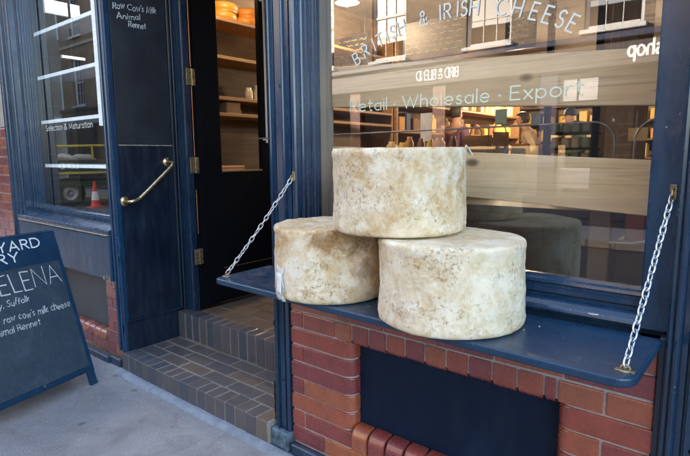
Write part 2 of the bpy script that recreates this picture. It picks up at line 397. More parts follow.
def write(bm,s,x,y,h,to3,track=.22,w=.11,slant=0,jit=0,sp=.42,seed=1,rise=0,wob=0,cond=1.):
    """lettering as narrow ribbons; (x,y) start of the baseline in the 2D plane"""
    r=random.Random(seed); cur=0
    for ch in s:
        if ch==' ': cur+=sp; continue
        wd,strokes=F[ch]; dy=r.uniform(-1,1)*wob; hs=1+r.uniform(-1,1)*wob
        for k,st in enumerate(strokes):
            P=[]
            jx,jy=r.uniform(-1,1)*jit,r.uniform(-1,1)*jit
            for (a,b) in st:
                a2=(cur+a)*cond; b2=b*hs+dy
                a2+=b2*slant+jx*(b-.5)+r.uniform(-1,1)*jit*.25; b2+=jy*.6+r.uniform(-1,1)*jit*.25
                P.append((x+a2*h,y+b2*h+(cur+a)*cond*h*rise))
            ribbon(bm,P,w*h,to3,k)
        cur+=wd+track
    return cur
def XZ(yplane):   # lettering facing -Y
    return lambda p,k:Vector((p.x,yplane-.0003*k,p.y))

# ------------------------------------------------------------------ light, sky
w=bpy.data.worlds.new('World'); sc.world=w; w.use_nodes=True
nt=w.node_tree; bg=nt.nodes['Background']; sky=nt.nodes.new('ShaderNodeTexSky'); sky.sky_type='NISHITA'; sky.sun_disc=False
SUN_EL=21; SUN_AZ=-50
sky.sun_elevation=math.radians(SUN_EL); sky.sun_rotation=math.radians(SUN_AZ); sky.dust_density=3.0; sky.air_density=1.0; sky.ozone_density=1.0
nt.links.new(sky.outputs[0],bg.inputs[0]); bg.inputs[1].default_value=.15
sl=bpy.data.lights.new('sun','SUN'); sl.energy=3.2; sl.angle=math.radians(.5); sl.color=(1,.93,.83)
so=bpy.data.objects.new('sun',sl); C.objects.link(so)
az=math.radians(SUN_AZ); el=math.radians(SUN_EL)
sd=Vector((math.sin(az)*math.cos(el),math.cos(az)*math.cos(el),math.sin(el)))  # towards the sun (+Y side, behind the shop)
so.rotation_euler=(-sd).to_track_quat('-Z','Y').to_euler(); so.location=sd*30
sc.view_settings.view_transform='Standard'; sc.view_settings.look='None'; sc.view_settings.gamma=1; sc.view_settings.exposure=3.3
sc.view_settings.use_curve_mapping=False
sc.cycles.caustics_reflective=False; sc.cycles.caustics_refractive=False
try:
    sc.view_settings.use_white_balance=True; sc.view_settings.white_balance_temperature=6850; sc.view_settings.white_balance_tint=12
except Exception as e: print(e)

# ------------------------------------------------------------------ ground
def sheet(name,mat,x0,x1,y0,y1,z,nx=1,ny=1,amp=0):
    bm=bmesh.new(); V=[[bm.verts.new((x0+(x1-x0)*i/nx,y0+(y1-y0)*j/ny,z+(amp*noise.noise(Vector((x0+(x1-x0)*i/nx,y0+(y1-y0)*j/ny,0))*1.7) if amp else 0))) for i in range(nx+1)] for j in range(ny+1)]
    for j in range(ny):
        for i in range(nx): bm.faces.new((V[j][i],V[j][i+1],V[j+1][i+1],V[j+1][i]))
    o=link(name,bm,mat,smooth=bool(amp)); o['kind']='structure'; return o
sheet('ground',road_m,-300,300,-300,300,-.13)
def pav(name,x0,x1,y0,y1,mat=pavem):
    bm=bmesh.new(); box(bm,x0,x1,y0,y1,-.126,0,bev=0); o=link(name,bm,mat); o['kind']='structure'
bm=bmesh.new(); box(bm,-24,8,-2.7,-.10,-.126,0); o=link('pavement',bm,pavem); o['kind']='structure'
o=B('kerb',kerbstone,None,*[(x,x+.9,-2.85,-2.705,-.126,.003) for x in [-24+.905*i for i in range(35)]],bev=.012); o['kind']='structure'
bm=bmesh.new(); box(bm,-24,8,-9.3,-7.4,-.126,0); o=link('pavement',bm,pavem); o['kind']='structure'
o=B('kerb',kerbstone,None,*[(x,x+.9,-7.395,-7.25,-.126,.003) for x in [-24+.905*i for i in range(35)]],bev=.012); o['kind']='structure'

# ------------------------------------------------------------------ the shop building
shop=empty('shop_building',(-2,0,0),'navy painted shop front with glazed red brick and tall windows filling the view','building')

def brick_run(bm,x0,x1,z0,z1,y,first=0.,L=.23,j=.0078,depth=.1,roundL=False,roundR=False,rr=.045):
    """one course of stretchers from x0 to x1, bullnosed at an end when asked"""
    xs=[x0]; x=x0+(first if first>0 else L)
    while x<x1-.03: xs.append(x); x+=L
    xs.append(x1)
    for i in range(len(xs)-1):
        a=xs[i]+(j/2 if i>0 else 0); b=xs[i+1]-(j/2 if i<len(xs)-2 else 0)
        dz=rnd.uniform(-.0012,.0012); dy=rnd.uniform(-.0015,.0015)
        za,zb=z0+j/2+dz,z1-j/2+dz
        rl=roundL and i==0; rR=roundR and i==len(xs)-2
        if rl or rR:
            pr=[]
            y0_=y+dy; y1_=y+depth
            if rl: pr+= [(a+rr+rr*math.cos(t),y0_+rr+rr*math.sin(t)) for t in [PI+PI/2*k/8 for k in range(9)]]
            else: pr+=[(a,y0_)]
            if rR: pr+= [(b-rr+rr*math.cos(t),y0_+rr+rr*math.sin(t)) for t in [-PI/2+PI/2*k/8 for k in range(9)]]
            else: pr+=[(b,y0_)]
            pr+=[(b,y1_),(a,y1_)]
            b2=bmesh.new(); 
            A=[b2.verts.new((p[0],p[1],za)) for p in pr]; Z=[b2.verts.new((p[0],p[1],zb)) for p in pr]; n=len(pr)
            for q in range(n): b2.faces.new((A[q],A[(q+1)%n],Z[(q+1)%n],Z[q]))
            f1=b2.faces.new(A[::-1]); f2=b2.faces.new(Z)
            es=[e for e in b2.edges if abs(e.verts[0].co.z-e.verts[1].co.z)<1e-6]
            bmesh.ops.bevel(b2,geom=es,offset=.004,segments=2,affect='EDGES',profile=.5)
            me=bpy.data.meshes.new('t'); b2.to_mesh(me); b2.free(); bm.from_mesh(me); bpy.data.meshes.remove(me)
        else:
            box(bm,a,b,y+dy,y+depth,za,zb,bev=.004,seg=2)
YB=-.09
def brick_wall(name,segs,mortars,extra=None,bmat=brick,mmat=mortar):
    bm=bmesh.new()
    for s in segs: brick_run(bm,**s)
    if extra: extra(bm)
    w=link(name,bm,bmat,shop)
    bmesh_m=bmesh.new()
    for m in mortars:
        if len(m)==6: box(bmesh_m,*m)
        else:
            # rounded jamb: (x_end, side, x_far, z0, z1)
            xe,sd,xf,za,zb=m; rr=.039; y=YB+.006; xe-=sd*.006
            arcp=[(xe-sd*rr+sd*rr*math.sin(t),y+rr-rr*math.cos(t)) for t in [PI/2*k/8 for k in range(9)]]
            pr=[(xf,y)]+arcp+[(xe,.0),(xf,.0)]
            A=[bmesh_m.verts.new((p[0],p[1],za)) for p in pr]; Z=[bmesh_m.verts.new((p[0],p[1],zb)) for p in pr]; n=len(pr)
            for q in range(n): bmesh_m.faces.new((A[q],A[(q+1)%n],Z[(q+1)%n],Z[q]))
            bmesh_m.faces.new(A[::-1]); bmesh_m.faces.new(Z); bmesh.ops.recalc_face_normals(bmesh_m,faces=bmesh_m.faces)
    link('mortar',bmesh_m,mmat,w)
    return w
def sill_brick(bm,x0,x1,z1,z0,y,yb,rr=.05,rot=0):
    """bullnose header: flat top, quarter round front edge"""
    pr=[(yb,z1)]+[(y+rr-rr*math.sin(t),z1-rr+rr*math.cos(t)) for t in [PI/2*k/8 for k in range(9)]]+[(y,z0),(yb,z0)]
    b2=bmesh.new(); n=len(pr)
    A=[b2.verts.new((x0,p[0],p[1])) for p in pr]; Z=[b2.verts.new((x1,p[0],p[1])) for p in pr]
    for q in range(n): b2.faces.new((A[q],A[(q+1)%n],Z[(q+1)%n],Z[q]))
    b2.faces.new(A[::-1]); b2.faces.new(Z); bmesh.ops.recalc_face_normals(b2,faces=b2.faces)
    es=[e for e in b2.edges if abs(e.verts[0].co.x-e.verts[1].co.x)<1e-6]
    bmesh.ops.bevel(b2,geom=es,offset=.005,segments=2,affect='EDGES',profile=.5)
    me=bpy.data.meshes.new('t'); b2.to_mesh(me); b2.free(); bm.from_mesh(me); bpy.data.meshes.remove(me)
# --- wall under the big window
segs=[]
zc=[.06,.14,.22,.30,.38,.46,.54,.62,.70]
for i in range(len(zc)-1):
    z0,z1=zc[i],zc[i+1]; joint=i%2==1; top=z0>.6
    if z0>=.13:
        segs.append(dict(x0=-1.66,x1=-1.394 if top else -1.30,z0=z0,z1=z1,y=YB,first=.077 if joint else .9,L=.6,roundR=z0>=.21 and not top))
        segs.append(dict(x0=-.465 if top else -.469,x1=-.203,z0=z0,z1=z1,y=YB,first=(.135 if joint else .9),L=.6,roundL=z0>=.21 and not top))
    else:
        segs.append(dict(x0=-1.66,x1=-.203,z0=z0,z1=z1,y=YB,first=.20))
for z0,z1,f in ((.70,.78,.29),(.78,.86,.11)):
    segs.append(dict(x0=-1.66,x1=-.203,z0=z0,z1=z1,y=YB,first=f))
def extra(bm):
    # brick-on-end lintel over the opening, rounded lower front edges
    x=-1.385+.0; n=0
    edges=[-1.390+.088*k for k in range(0,11)]; edges=[e for e in edges if e<-.46]+[-.469]
    for a,b in zip(edges,edges[1:]):
        if b-a<.03: continue
        z0,z1=.610+rnd.uniform(-.002,.002),.696
        rr=.03; y=YB+rnd.uniform(-.0015,.0015)
        pr=[(y+.1,z1),(y,z1)]+[(y+rr-rr*math.cos(t),z0+rr-rr*math.sin(t)) for t in [PI/2*k/6 for k in range(7)]]+[(y+.1,z0)]
        b2=bmesh.new(); m=len(pr)
        A=[b2.verts.new((a+.004,p[0],p[1])) for p in pr]; Z=[b2.verts.new((b-.004,p[0],p[1])) for p in pr]
        for q in range(m): b2.faces.new((A[q],A[(q+1)%m],Z[(q+1)%m],Z[q]))
        b2.faces.new(A[::-1]); b2.faces.new(Z); bmesh.ops.recalc_face_normals(b2,faces=b2.faces)
        es=[e for e in b2.edges if abs(e.verts[0].co.x-e.verts[1].co.x)<1e-6]
        bmesh.ops.bevel(b2,geom=es,offset=.004,segments=2,affect='EDGES',profile=.5)
        me=bpy.data.meshes.new('t'); b2.to_mesh(me); b2.free(); bm.from_mesh(me); bpy.data.meshes.remove(me)
    # bullnose sill
    x=-1.296
    while x<-.47:
        b=min(x+.088,-.472)
        sill_brick(bm,x,b-.009,.252+rnd.uniform(-.002,.002),.145,YB-.012,-.035); x+=.088
wall1=brick_wall('brick_wall',segs,[(-1.30,1,-1.655,.215,.63),(-1.655,-1.315,YB+.006,.0,.05,.2149),(-1.655,-1.315,YB+.006,.0,.6301,.86),(-.469,-1,-.207,.215,.63),(-.454,-.207,YB+.006,0,.05,.2149),(-.454,-.207,YB+.006,0,.6301,.86),(-1.315,-.454,YB+.0065,-.001,.05,.19),(-1.315,-.454,YB+.0065,-.002,.63,.86),
    (-1.315,-.454,YB+.03,-.03,.19,.236)],extra)
B('recess_board',darkboard,shop,(-1.35,-.42,-.03,-.004,.2,.66))
for q in ((-1.645,-.206,-.125,-.093,0,.058),(-3.4,-3.265,-.125,-.093,0,.055),(-5.0,-3.4005,-.14,-.093,0,.045)): B('plinth',plinth_m,shop,q,bev=.006)

B('scribing_strip',navy_dark,shop,(-.2025,-.1865,-.098,-.02,.0,.895),bev=.002)
# --- centre post
def moulded(bm,x0,x1,z0,z1,y,grooves,depth=.1,proud=.012):
    """upright board with reeded mouldings: a stepped profile in plan"""
    pr=[(x0,y+depth),(x0,y+.006),(x0+.006,y)]
    for (a,b,kind) in grooves:
        if kind=='g': pr+=[(a,y),(a+.003,y+.014),(b-.003,y+.014),(b,y)]
        elif kind=='r':
            m=(a+b)/2; h=(b-a)/2
            pr+=[(a,y+.004)]+[(m-h*math.cos(t),y+.004-proud*math.sin(t)) for t in [PI*k/6 for k in range(1,6)]]+[(b,y+.004)]
        elif kind=='s': pr+=[(a,y),(a,y-proud),(b,y-proud),(b,y)]
    pr+=[(x1-.006,y),(x1,y+.006),(x1,y+depth)]
    A=[bm.verts.new((p[0],p[1],z0)) for p in pr]; Z=[bm.verts.new((p[0],p[1],z1)) for p in pr]; n=len(pr)
    for q in range(n): bm.faces.new((A[q],Z[q],Z[(q+1)%n],A[(q+1)%n]))
    bm.faces.new(A[::-1]); bm.faces.new(Z); bmesh.ops.recalc_face_normals(bm,faces=bm.faces)
bm=bmesh.new(); moulded(bm,-1.762,-1.590,.90,3.0,-.105,[(-1.750,-1.738,'r'),(-1.715,-1.708,'g'),(-1.668,-1.655,'r'),(-1.622,-1.612,'g')],depth=.14)
post=link('door_post',bm,navy_mid,shop)
bm=bmesh.new(); moulded(bm,-1.762,-1.665,.10,.8995,-.105,[(-1.742,-1.732,'r'),(-1.69,-1.68,'g')],depth=.14); link('door_post_foot',bm,navy,shop)
B('post_block',simple('chipped_post_paint',(.08,.13,.17),.6,var=.75,scale=28,bump=.5,bd=.004),shop,(-1.775,-1.66,-.13,.03,0,.0995),bev=.006)
bm=bmesh.new()
for (a,b,z0,z1) in ((-1.768,-1.757,.135,.33),):
    pts=[]
    for k in range(9): pts.append((a+.002*math.sin(k*2.1),z0+(z1-z0)*k/8))
    for k in range(8,-1,-1): pts.append((b-.004*abs(math.sin(k*1.3)),z0+(z1-z0)*k/8))
    v=[bm.verts.new((p[0]+.004,-.1085,p[1])) for p in pts]; bm.faces.new(v)
bmesh.ops.solidify(bm,geom=bm.faces,thickness=.003)
link('bare_patch',bm,whitep,shop)
def reveal(x,zz0,zz1):
    bm=bmesh.new(); pr=[(-.025,-.096),(0,-.096),(.0,-.072),(.006,-.070),(.010,-.064),(.006,-.058),(.003,-.056),(.003,-.040),(.008,-.036),(.008,-.018),(.012,-.016),(.012,-.004),(.017,0),(.017,.012),(.020,.014),(.020,.034),(-.025,.034)]
    A=[bm.verts.new((x+p[0],p[1],zz0)) for p in pr]; Z=[bm.verts.new((x+p[0],p[1],zz1)) for p in pr]; n=len(pr)
    for q in range(n): bm.faces.new((A[q],Z[q],Z[(q+1)%n],A[(q+1)%n]))
    bm.faces.new(A[::-1]); bm.faces.new(Z); bmesh.ops.recalc_face_normals(bm,faces=bm.faces)
    return bm
bm=reveal(-1.589,.90,3.0)
link('window_post',bm,navy_mid,shop)
# backing behind both posts, porch return wall
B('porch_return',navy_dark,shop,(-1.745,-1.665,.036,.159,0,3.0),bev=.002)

# --- right post and window frame
bm=bmesh.new(); moulded(bm,-.186,.42,.0,3.0,-.112,[(-.17,-.150,'r'),(-.135,-.125,'g'),(-.05,-.03,'r'),(.05,.07,'g'),(.2,.22,'r')],depth=.16)
link('window_post',bm,navy,shop)

bay=empty('x',(0,0,0),'x','x'); bpy.data.objects.remove(bay)
GY=.02; GT=2.62
frm=bmesh.new()
box(frm,-.262,-.1865,-.058,.03,.90,GT+.1,bev=.003)
moulded_pts=None
# bottom rail mouldings then the top rail
extrude(frm,[(.03,.86),(-.010,.86),(-.010,.935),(.0,.938),(.0,.944),(-.006,.950),(-.004,.964),(.002,.968),(.002,.976),(-.002,.981),(.002,.990),(.010,.996),(.014,1.006),(.03,1.006)],(-1.60,0,0),(-.2625,0,0),(0,1,0),(0,0,1))
box(frm,-1.60,-.2625,-.03,.03,GT,GT+.1,bev=.003)
window=link('display_window',frm,navy_mid,shop)
bm=bmesh.new(); box(bm,-.268,-.2625,-.002,.045,1.007,GT,bev=.001); 
link('glazing_bead',bm,simple('cream_bead',(.42,.37,.28),.5),window)
bm=bmesh.new(); v=[bm.verts.new(p) for p in ((-1.59,GY,1.0),(-.262,GY,1.0),(-.262,GY,GT),(-1.59,GY,GT))]; bm.faces.new(v)
link('pane',bm,glass,window)
# sill with a rounded nose
bm=bmesh.new()
extrude(bm,[(-.0105,.880),(-.0105,.936),(-.030,.930),(-.050,.920),(-.056,.914),(-.058,.907),(-.055,.901),(-.048,.897),(-.030,.897),(-.030,.880)],(-1.60,0,0),(-.160,0,0),(0,1,0),(0,0,1))
for v in bm.verts:
    if v.co.x>-.2 and v.co.y<-.02: pass
link('sill',bm,navy_mid,window)
# lettering on the glass
bm=bmesh.new(); G=XZ(GY-.003)
cxz=(-.927,1.062); Rb=.818; cap=.050
angs=list(zip('BRITISH',(-30.2,-26.6,-23.6,-21.4,-18.9,-16.9,-14.2)))+[('&',-7.6)]+list(zip('IRISH',(-2.8,-.8,1.9,3.6,6.2)))+list(zip('CHEESE',(12.9,16.8,20.8,23.9,27.0,29.7)))
for ch,a in angs:
    t=math.radians(a); wd,_=F[ch]
    ex=Vector((math.cos(t),-math.sin(t))); ey=Vector((math.sin(t),math.cos(t)))
    o0=Vector(cxz)+ey*Rb-ex*wd*cap*.5*.9
    for k,st in enumerate(F[ch][1]):
        ribbon(bm,[o0+ex*p[0]*cap*.9+ey*p[1]*cap for p in st],.0062,G,k)
link('lettering',bm,lett,window)
bm=bmesh.new()
s='Retail · Wholesale · Export'; tw=text_width(s,.2,.34); hh=.044; cond=(.472-.0+0)*0+(1.385-.470)/(tw*hh)
write(bm,s,-1.385,1.579,hh,G,track=.2,w=.105,sp=.34,cond=cond)
link('lettering',bm,lett_pale,window)

# --- fascia, upper wall, roof, back and sides: the shop has a real body
upper_brick=simple('upper_wall_brick',(.22,.13,.09),.85,scale=5,bump=.5,bd=.01)
B('fascia',navy,shop,(-5.6,.8,-.16,.1,3.0,3.75),(-5.6,.8,-.24,-.161,3.68,3.78),bev=.008)
B('upper_wall',upper_brick,shop,(-26,8,-.05,.3,3.79,6.2),(-26,-5.32,-.05,.3,1.72,3.785),(.421,8,-.05,.3,0,3.785),bev=0)
B('roof',simple('slate_roof',(.07,.075,.085),.6),shop,(-26,8,-.25,11,6.21,6.35),bev=.01)
B('transom',navy,shop,(-3.2,-1.6,-.05,.05,2.75,2.999),(-1.6,-.19,-.05,.028,2.725,2.999),bev=.003)

# ---------------- porch: left pier, side panel, jamb, leaf
bm=bmesh.new(); moulded(bm,-3.268,-3.182,.125,3.0,-.118,[(-3.258,-3.244,'r'),(-3.236,-3.228,'g'),(-3.216,-3.200,'r')],depth=.035); link('porch_post',bm,navy_mid,shop)
bm=bmesh.new()
box(bm,-3.26,-3.190,-.082,.345,.10,3.0,bev=.002)                       # side panel
box(bm,-3.192,-3.180,-.10,.345,.315,.335,bev=.004)                     # ledge on the side panel
box(bm,-3.1895,-3.181,-.10,.32,.10,.3145,bev=.002)
box(bm,-3.1895,-3.183,-.10,-.080,.336,3.0,bev=.002); box(bm,-3.1895,-3.176,.306,.325,.336,3.0,bev=.004); box(bm,-3.1895,-3.170,.330,.345,.30,3.0,bev=.004)
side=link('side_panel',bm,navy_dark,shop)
bm=bmesh.new(); box(bm,-3.19,-3.083,.346,.402,.31,3.0,bev=.004); box(bm,-3.0825,-3.078,.352,.37,.31,3.0,bev=.001)
jamb=link('door_frame',bm,navy,shop)
# door leaf standing open, hinged at the jamb
XL=-3.085
bm=bmesh.new()
box(bm,-3.13,XL,.412,.64,.325,2.9,bev=.003); box(bm,-3.13,XL,1.03,1.32,.325,2.9,bev=.003)
box(bm,-3.13,XL,.6405,1.0295,.325,1.285,bev=.003); box(bm,-3.13,XL,.6405,1.0295,2.72,2.9,bev=.003)
box(bm,XL,XL+.006,.44,.49,.325,2.9,bev=.002)
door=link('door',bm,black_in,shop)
bm=bmesh.new(); v=[bm.verts.new(p) for p in ((-3.105,.64,1.28),(-3.105,1.03,1.28),(-3.105,1.03,2.72),(-3.105,.64,2.72))]; bm.faces.new(v); link('pane',bm,glass_d,door)
B('glazing_bead',shelfwood,door,(-3.10,-3.083,.645,1.025,1.2855,1.298),bev=.002)
bm=bmesh.new(); tube(bm,[(-3.045,1.045,1.50),(-3.045,1.045,2.65)],.008,10); 
box(bm,-3.0845,-3.045,1.037,1.053,1.52,1.54); box(bm,-3.0845,-3.045,1.037,1.053,2.55,2.57); link('pull_handle',bm,whitep,door)
for z in (1.93,1.34,.70):
    bm=bmesh.new(); box(bm,-3.0775,-3.070,.368,.402,z-.055,z+.055,bev=.001); box(bm,-3.083,-3.072,.4125,.436,z-.055,z+.055,bev=.001)
    tube(bm,[(-3.072,.407,z-.055),(-3.072,.407,z+.055)],.006,8)
    for dz in(-.035,0,.035):
        lathe(bm,[(0,.0015),(.004,.001),(.004,0)],(-3.070,.385,z+dz),8,(1,0,0))
    link('hinge',bm,dullbrass,jamb)
B('gap_light_strip',gap_orange,jamb,(-3.078,-3.074,.4035,.4095,1.995,3.0),(-3.078,-3.074,.4035,.4095,1.40,1.87),(-3.078,-3.074,.4035,.4095,.86,1.17),bev=.001)  # orange strips stand in for interior light through the hinge gap
B('kick_strip',dullbrass,door,(XL,XL+.004,.62,1.15,.575,.582),bev=.001)

# --- steps
def paver_rows(bm,x0,x1,y0,y1,z,n,L=.23,th=.06,off=0):
    h=(y1-y0)/n
    for r in range(n):
        x=x0-((r+off)%2)*L*.5
        while x<x1-.01:
            a=max(x,x0); b=min(x+L,x1)
            if b-a>.03: box(bm,a+.004,b-.004,y0+r*h+.004,y0+(r+1)*h-.004,z-th,z+rnd.uniform(-.002,.0015),bev=.006,seg=2)
            x+=L
bm=bmesh.new()
x=-3.195
while x<-1.795:
    b=min(x+.083,-1.775)
    if b-x>.03:
        box(bm,x+.0045,b-.0045,-.145+rnd.uniform(-.002,.002),-.035,.006,.127+rnd.uniform(-.002,.002),bev=.005,seg=2)
    x+=.083
paver_rows(bm,-3.175,-1.775,-.033,.275,.126,3,th=.05)
st=link('lower_step',bm,bluebrick,shop)
B('mortar',mortar_d,st,(-3.185,-1.777,-.140,.28,.0,.123),bev=0)
bm=bmesh.new(); x=-3.185
while x<-1.77:
    b=min(x+.083,-1.765)
    if b-x>.03: box(bm,x+.004,b-.004,.28+rnd.uniform(-.002,.002),.385,.128,.310+rnd.uniform(-.002,.002),bev=.005,seg=2)
    x+=.083
st2=link('upper_step',bm,bluebrick,shop)
bm=bmesh.new()
slab=simple('threshold_stone',(.13,.095,.07),.7,scale=11,var=.35,bump=.5,bd=.004)
paver_rows(bm,-3.075,-1.77,.389,1.1,.309,5,th=.05)
th_=link('threshold',bm,mk_brick('brown_paver_brick',((0.,(.12,.085,.06)),(.5,(.17,.12,.08)),(1.,(.10,.08,.07))),rough=.5,coat=.1),shop)
B('mortar',mortar_d,th_,(-3.073,-1.772,.392,1.1,.2,.304),bev=0)
B('mortar',mortar_d,st2,(-3.183,-1.768,.285,.388,.122,.306),bev=0)
# cement fillet along the foot of the step and wall
bm=bmesh.new()
prev=None
for i in range(60):
    x=-3.215+i*(1.62/59); wv=.052+.006*noise.noise(Vector((x*6,0,0)))
    a=bm.verts.new((x,-.144,.022)); b=bm.verts.new((x,-.144-wv*.8,.018)); c=bm.verts.new((x,-.144-wv,.001))
    if prev:
        bm.faces.new((prev[0],prev[1],b,a)); bm.faces.new((prev[1],prev[2],c,b))
    prev=(a,b,c)
bmesh.ops.recalc_face_normals(bm,faces=bm.faces)
link('cement_fillet',bm,fillet,shop,smooth=True)

# ---------------- left shop window bay
segs=[]
for i in range(7):
    z0=.055+.08*i
    segs.append(dict(x0=-3.489,x1=-3.262,z0=z0,z1=z0+.08,y=YB,first=[.11,.0][i%2] or .22,roundL=i>=2))
    segs.append(dict(x0=-4.985,x1=-4.30,z0=z0,z1=z0+.08,y=YB,first=[.11,.23][i%2],roundR=i>=2))
    if i<1: segs.append(dict(x0=-4.30,x1=-3.489,z0=z0,z1=z0+.08,y=YB,first=.11))
def extra2(bm):
    x=-4.295
    while x<-3.50:
        b=min(x+.088,-3.492); sill_brick(bm,x,b-.009,.195,.137,YB-.012,-.035); x+=.088
brick_wall('brick_wall',segs,[(-3.489,-1,-3.264,.215,.62),(-3.475,-3.264,YB+.006,0,.05,.2149),(-4.30,1,-4.98,.215,.62),(-4.98,-4.315,YB+.006,0,.05,.2149),(-4.315,-3.475,YB+.0065,-.001,.05,.145),(-4.315,-3.475,YB+.02,-.03,.14,.185)],extra2)
B('recess_board',simple('grey_board',(.06,.075,.085),.5,scale=5,var=.2),shop,(-4.35,-3.44,-.03,-.004,.15,.70))
# far left glazed pier with pale stone above
segs=[dict(x0=-5.9,x1=-5.002,z0=.05+.08*i,z1=.13+.08*i,y=YB,first=[.12,.23][i%2]) for i in range(20)]
brick_wall('brick_pier',segs,[(-5.9,-5.004,YB+.006,.02,0,1.655)])
B('stone_pier',simple('pale_stone',(.42,.40,.35),.8,scale=6,var=.2,bump=.5,bd=.004),shop,*[(-5.9,-5.0025,YB+.004,.04,1.66+.37*k,2.026+.37*k) for k in range(4)],bev=.006)
B('dark_plinth',plinth_m,shop,(-5.9,-5.003,-.12,-.0905,0,.048),bev=.004)
bm=bmesh.new(); moulded(bm,-5.0,-4.70,.62,3.0,-.118,[(-4.985,-4.965,'r'),(-4.94,-4.93,'g'),(-4.90,-4.88,'r'),(-4.865,-4.855,'g'),(-4.78,-4.765,'r'),(-4.74,-4.73,'g'),(-4.72,-4.71,'r')],depth=.15)
link('window_post',bm,navy_mid,shop)
bm=bmesh.new(); moulded(bm,-3.40,-3.270,.95,3.0,-.06,[(-3.385,-3.37,'r'),(-3.35,-3.342,'g'),(-3.32,-3.305,'r')],depth=.1)
extrude(bm,[(.04,.88),(-.03,.88),(-.03,.985),(-.022,.99),(-.02,.998),(-.004,1.004),(0,1.014),(.04,1.014)],(-4.70,0,0),(-3.40,0,0),(0,1,0),(0,0,1))
box(bm,-4.70,-3.40,-.03,.04,2.78,3.0,bev=.002)
lwin=link('display_window',bm,navy_mid,shop)
bm=bmesh.new(); v=[bm.verts.new(p) for p in ((-4.72,GY,1.0),(-3.39,GY,1.0),(-3.39,GY,2.8),(-4.72,GY,2.8))]; bm.faces.new(v); link('pane',bm,glass_l,lwin)
bm=bmesh.new(); box(bm,-4.702,-4.692,.004,.019,1.015,2.78,bev=.001); link('glazing_bead',bm,simple('pale_blue_bead',(.30,.38,.44),.4),lwin)
bm=bmesh.new(); extrude(bm,[(-.031,.900),(-.031,.955),(-.08,.945),(-.130,.932),(-.142,.925),(-.142,.912),(-.132,.900)],(-4.83,0,0),(-3.26,0,0),(0,1,0),(0,0,1)); link('sill',bm,navy_mid,lwin)
bm=bmesh.new()
s='Selection & Maturation'; tw=text_width(s,.2,.34); G=XZ(GY-.003)
x0_,x1_=-4.51,-3.71; ZT=1.610
write(bm,s,x0_,ZT,.042,G,track=.2,w=.13,sp=.34,cond=(x1_-x0_)/(tw*.042))
link('lettering',bm,lett,lwin)
fl=empty('folding_shelf',(-4.1,-.12,.89),'navy blue counter flap folded down under the left window, chipped at its lower corner','shelf')
bm=bmesh.new(); box(bm,-4.86,-3.285,-.128,-.098,.588,.888,bev=.010,seg=3); link('board',bm,shelfblue,fl)
bm=bmesh.new(); box(bm,-4.84,-3.30,-.1365,-.098,.8885,.8985,bev=.003); link('hinge_strip',bm,simple('worn_cream_strip',(.40,.38,.33),.5,var=.4,scale=30),fl)
bm=bmesh.new()
for k in range(7):
    x=-3.32-rnd.uniform(0,.10) if k>2 else -3.30-rnd.uniform(0,.03); z=.60+rnd.uniform(0,.025); r=rnd.uniform(.004,.012)
    pts=[bm.verts.new((x+r*math.cos(a)*(1+.5*rnd.random()),-.1292,z+r*math.sin(a)*(1+.5*rnd.random()))) for a in [PI*2*i/7 for i in range(7)]]
    bm.faces.new(pts)
link('bare_patch',bm,simple('bare_timber',(.42,.36,.28),.8,var=.3),fl)

bm=reveal(-4.699,.99,3.0); link('window_reveal',bm,navy_mid,shop)
# ------------------------------------------------------------------ display shelf with chains
sh=empty('display_shelf',(-1.0,-.1,.885),'navy blue drop-down shelf under the big window, holding the cheeses','shelf')
bm=bmesh.new()
pr=[(-1.806,-.075)]; c=(-1.770,-.372); rr=.028
pr+=[(-1.772+rr*math.cos(t),-.374+rr*math.sin(t)) for t in [PI+PI/2*k/6 for k in range(7)]]
rr=.055; pr+=[(-.257+rr*math.cos(t),-.381+rr*math.sin(t)) for t in [-PI/2+PI/2*k/10 for k in range(11)]]
pr+=[(-.198,-.075)]
A=[bm.verts.new((p[0],p[1],.862)) for p in pr]; Z=[bm.verts.new((p[0],p[1],.887)) for p in pr]; n=len(pr)
for q in range(n): bm.faces.new((A[q],A[(q+1)%n],Z[(q+1)%n],Z[q]))
bm.faces.new(A[::-1]); bm.faces.new(Z); bmesh.ops.recalc_face_normals(bm,faces=bm.faces)
bmesh.ops.bevel(bm,geom=[e for e in bm.edges if abs(e.verts[0].co.z-e.verts[1].co.z)<1e-6],offset=.006,segments=3,affect='EDGES',profile=.5)
link('board',bm,shelfblue,sh)
def chain(p0,p1,nl,sag,twist=0,wob=.25):
    bm=bmesh.new(); p0=Vector(p0);p1=Vector(p1); d=p1-p0; Ltot=d.length
    pitch=Ltot/nl; ln=pitch*.5+.0045; 
    u0=d.normalized().orthogonal().normalized(); v0=d.normalized().cross(u0)
    for i in range(nl):
        t=(i+.5)/nl; c=p0+d*t+Vector((0,0,-sag*4*t*(1-t)))
        dt=(d+Vector((0,0,-sag*4*(1-2*t)))).normalized()
        ang=(PI/2)*(i%2)+twist*i+wob*rnd.uniform(-1,1); u=(u0*math.cos(ang)+v0*math.sin(ang)); u=(u-dt*u.dot(dt)).normalized()
        hw=.0073; pts=[]
        for k in range(16):
            a=2*PI*k/16; cx,sx=math.cos(a),math.sin(a)
            pts.append(c+dt*(math.copysign(abs(cx)**.85,cx)*ln)+u*(sx*hw))
        tube(bm,pts,.0023,6,closed=True)
    return bm
chR0,chR1=(-.203,-.075,1.285),(-.232,-.378,.900)
chL0,chL1=(-1.601,-.124,1.300),(-1.775,-.352,.899)
link('chain',chain(chR0,chR1,21,.004,.0),steel,sh,smooth=True,label='steel chain at the right end of the shelf')
link('chain',chain(chL0,chL1,22,.010,.35),steel,sh,smooth=True,label='twisted steel chain at the left end of the shelf')
def staple(p,n,sz=.012,h=.035):
    bm=bmesh.new(); p=Vector(p)
    return bm
